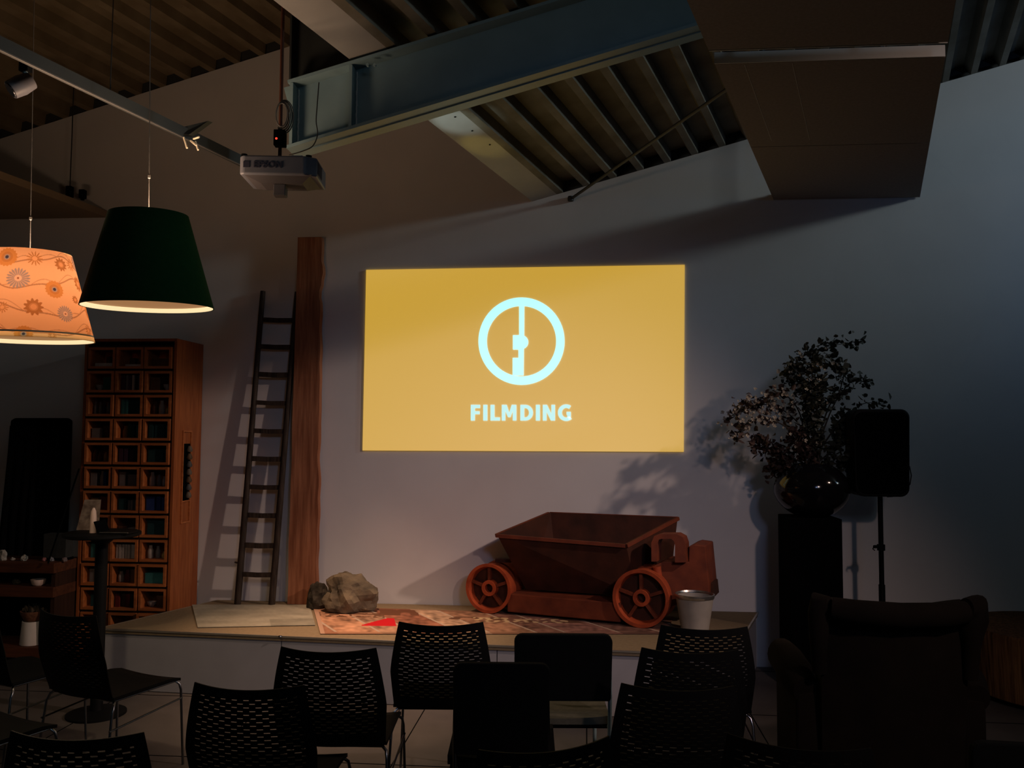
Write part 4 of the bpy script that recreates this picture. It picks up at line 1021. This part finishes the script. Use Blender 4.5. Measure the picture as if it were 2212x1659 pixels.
tag(MB().tube([a+Vector((-.02, -.02, 0)), Vector((-3.80, 5.82, .775))], .006, 8).build('leaning_stick', M['blackmat']), 'thin dark stick leaning against the left side of the bookcase', 'stick')

# ------------------------------------------------------------------ chairs
def back_surface(u, v):  # u -1..1 across, v 0..1 up; local chair coords, sitter faces +y
    hwid = .232-.012*abs(v-.42)/.42 if v < .42 else .232-.040*((v-.42)/.58)**1.3
    z = .44+v*.395
    y = -.205-.085*v-.018*math.sin(v*math.pi) - .045*(1-u*u)
    z += .010*u*u*v
    return Vector((u*hwid, y, z))
def make_mesh_chair():
    e = empty('mesh_chair')
    nx, ny = 39, 63   # cells; slots 3 wide, staggered
    vs = []; fs = []
    for j in range(ny+1):
        for i in range(nx+1): vs.append(back_surface(i/nx*2-1, (j+(.15 if j % 2 else -.15)*(0 < j < ny))/ny))
    for j in range(ny):
        for i in range(nx):
            hole = False
            if 9 <= j <= ny-5 and 3 <= i < nx-3 and (j % 2 == 1):
                row = (j-9)//2; ph = (i-3+(2 if row % 2 else 0)) % 4
                hole = ph in (0, 1) and not (i == 3 and row % 2)
            if not hole: q = j*(nx+1)+i; fs.append((q, q+1, q+nx+2, q+nx+1))
    me = bpy.data.meshes.new('backrest'); me.from_pydata([tuple(v) for v in vs], [], fs)
    o = bpy.data.objects.new('backrest', me); COL.objects.link(o); o.parent = e; me.materials.append(M['chairblk'])
    md = o.modifiers.new('s', 'SOLIDIFY'); md.thickness = .005; md.offset = 0
    # seat
    st_ = MB(); nx, ny = 14, 12; vs = []; fs = []
    for s in (0, 1):
        for j in range(ny+1):
            for i in range(nx+1):
                u, v = i/nx*2-1, j/ny; hwid = .225-.01*v
                x = u*hwid; y = -.205+v*.42; z = .448-.018*(1-u*u)*math.sin(v*math.pi*.8)-.02*max(0, v-.85)/.15*.6 - .014*s
                vs.append((x, y, z))
    n_ = (nx+1)*(ny+1)
    for s in (0, 1):
        for j in range(ny):
            for i in range(nx): q = s*n_+j*(nx+1)+i; fs.append((q, q+1, q+nx+2, q+nx+1))
    for i in range(nx):
        for j in (0, ny): q = j*(nx+1)+i; fs.append((q, q+1, n_+q+1, n_+q))
    for j in range(ny):
        for i in (0, nx): q = j*(nx+1)+i; fs.append((q, q+nx+1, n_+q+nx+1, n_+q))
    st_.add(vs, fs); st_.build('seat', M['chairblk'], e)
    for s in (-1, 1):
        MB().tube([(s*.205, -.19, .425), (s*.222, -.20, .41), (s*.228, -.215, .38), (s*.245, -.26, .002)], .0065, 8).build('leg', M['chrome'], e)
        MB().tube([(s*.205, .19, .425), (s*.222, .20, .41), (s*.228, .205, .38), (s*.24, .22, .002)], .0065, 8).build('leg', M['chrome'], e)
    fr = MB(); fr.tube([(-.205, -.19, .425), (.205, -.19, .425)], .0065, 8); fr.tube([(-.205, .19, .425), (.205, .19, .425)], .0065, 8)
    for s in (-1, 1): fr.tube([(s*.205, -.19, .425), (s*.205, .19, .425)], .0065, 8); fr.tube([(s*.236, -.235, .30), (s*.233, .21, .34)], .005, 8)
    fr.build('seat_frame', M['chrome'], e)
    return e
def make_plain_chair(zlow_, wtop=.215, m='blackfab', square=False):
    e = empty('upholstered_chair')
    mb = MB(); pr = []; hw_ = wtop; z0_, z1_ = zlow_, .83; rd = .035
    rt = [(hw_-rd, z1_-rd, 0), (-hw_+rd, z1_-rd, 90)]
    for (cx, cz, a0_) in rt:
        for k in range(6): q = math.radians(a0_+18*k); pr.append((cx+rd*math.cos(q), cz+rd*math.sin(q)))
    pr += [(-hw_+.004, z0_+.008), (-hw_+.012, z0_), (hw_-.012, z0_), (hw_-.004, z0_+.008)]
    mb.prism([Vector((x, -.25-.10*(z-.5), z)) for x, z in pr], (0, .035, 0)).build('backrest', M[m], e, bevel=.006)
    st_ = MB(); vs = []; nx = 12
    prof = [(-.20+.42*0, 0)]
    sec = [(-.19, .455), (.10, .465), (.20, .45), (.23, .425), (.20, .415), (-.19, .42)]
    n_ = len(sec)
    for s in range(nx+1):
        u = s/nx*2-1
        for (y, z) in sec: vs.append((u*.21, y, z-.014*(1-u*u)*(1 if z > .44 else .6)))
    fs = [(i*n_+j, i*n_+(j+1) % n_, (i+1)*n_+(j+1) % n_, (i+1)*n_+j) for i in range(nx) for j in range(n_)]+[tuple(range(n_)), tuple(nx*n_+j for j in range(n_))[::-1]]
    st_.add(vs, fs); st_.build('seat', M['seatfab'] if not square else M['blackfab'], e)
    st2 = MB().bar((-.20, -.185, .408), (.20, -.185, .408), .02, .014).build('seat_frame', M['blackmat'], e)
    for s in (-1, 1):
        q = wtop-.006; MB().tube([(s*q, -.20, .002), (s*q, -.205, .40), (s*q, -.225, .55), (s*(q-.004), -.240, .72)], .0095, 10).build('leg', M['chrome'] if square else M['steel'], e)
        MB().tube([(s*.18, .19, .002), (s*.18, .17, .40), (s*.18, .0, .41), (s*q, -.20, .41)], .0095, 10).build('leg', M['steel'], e)
    return e
def place(e, pxl, pyl, pxr, pyr, rot, label, group, backy=-.29, ztop=.83):
    a, b = Zp(pxl, pyl, ztop), Zp(pxr, pyr, ztop); m_ = (a+b)/2
    R = math.radians(rot); off = Vector((-math.sin(R)*backy, math.cos(R)*backy, 0))
    e.location = (m_.x-off.x, m_.y-off.y, 0); e.rotation_euler = (0, 0, R)
    tag(e, label, 'chair', group)
    return e
G = 'black mesh-back chairs facing the stage'
c0 = make_mesh_chair()
mesh = [
 (865, 1350, 1040, 1350, 5, 'black mesh-back chair standing right in front of the red wedge on the rug'),
 (608, 1405, 812, 1407, 3, 'black mesh-back chair overlapping the left side of the front-row chair'),
 (418, 1484, 660, 1488, 1, 'black mesh-back chair in the second row, below the pale rug'),
 (15, 1590, 320, 1592, 4, 'near black mesh-back chair cut off at the bottom left of the photo'),
 (95, 1325, 200, 1332, -20, 'black mesh-back chair turned right, in front of the high table'),
 (1432, 1357, 1610, 1360, 1, 'black mesh-back chair in front of the white bucket, furthest of three overlapping chairs'),
 (1397, 1407, 1583, 1410, 1, 'black mesh-back chair in the middle of three overlapping chairs'),
 (1350, 1485, 1577, 1490, 1, 'nearest of three overlapping black mesh-back chairs'),
 (1030, 1632, 1318, 1600, 22, 'black mesh-back chair turned left at the bottom centre of the photo'),
 (1602, 1597, 1850, 1625, -12, 'black mesh-back chair at the bottom, in front of the armchair'),
]
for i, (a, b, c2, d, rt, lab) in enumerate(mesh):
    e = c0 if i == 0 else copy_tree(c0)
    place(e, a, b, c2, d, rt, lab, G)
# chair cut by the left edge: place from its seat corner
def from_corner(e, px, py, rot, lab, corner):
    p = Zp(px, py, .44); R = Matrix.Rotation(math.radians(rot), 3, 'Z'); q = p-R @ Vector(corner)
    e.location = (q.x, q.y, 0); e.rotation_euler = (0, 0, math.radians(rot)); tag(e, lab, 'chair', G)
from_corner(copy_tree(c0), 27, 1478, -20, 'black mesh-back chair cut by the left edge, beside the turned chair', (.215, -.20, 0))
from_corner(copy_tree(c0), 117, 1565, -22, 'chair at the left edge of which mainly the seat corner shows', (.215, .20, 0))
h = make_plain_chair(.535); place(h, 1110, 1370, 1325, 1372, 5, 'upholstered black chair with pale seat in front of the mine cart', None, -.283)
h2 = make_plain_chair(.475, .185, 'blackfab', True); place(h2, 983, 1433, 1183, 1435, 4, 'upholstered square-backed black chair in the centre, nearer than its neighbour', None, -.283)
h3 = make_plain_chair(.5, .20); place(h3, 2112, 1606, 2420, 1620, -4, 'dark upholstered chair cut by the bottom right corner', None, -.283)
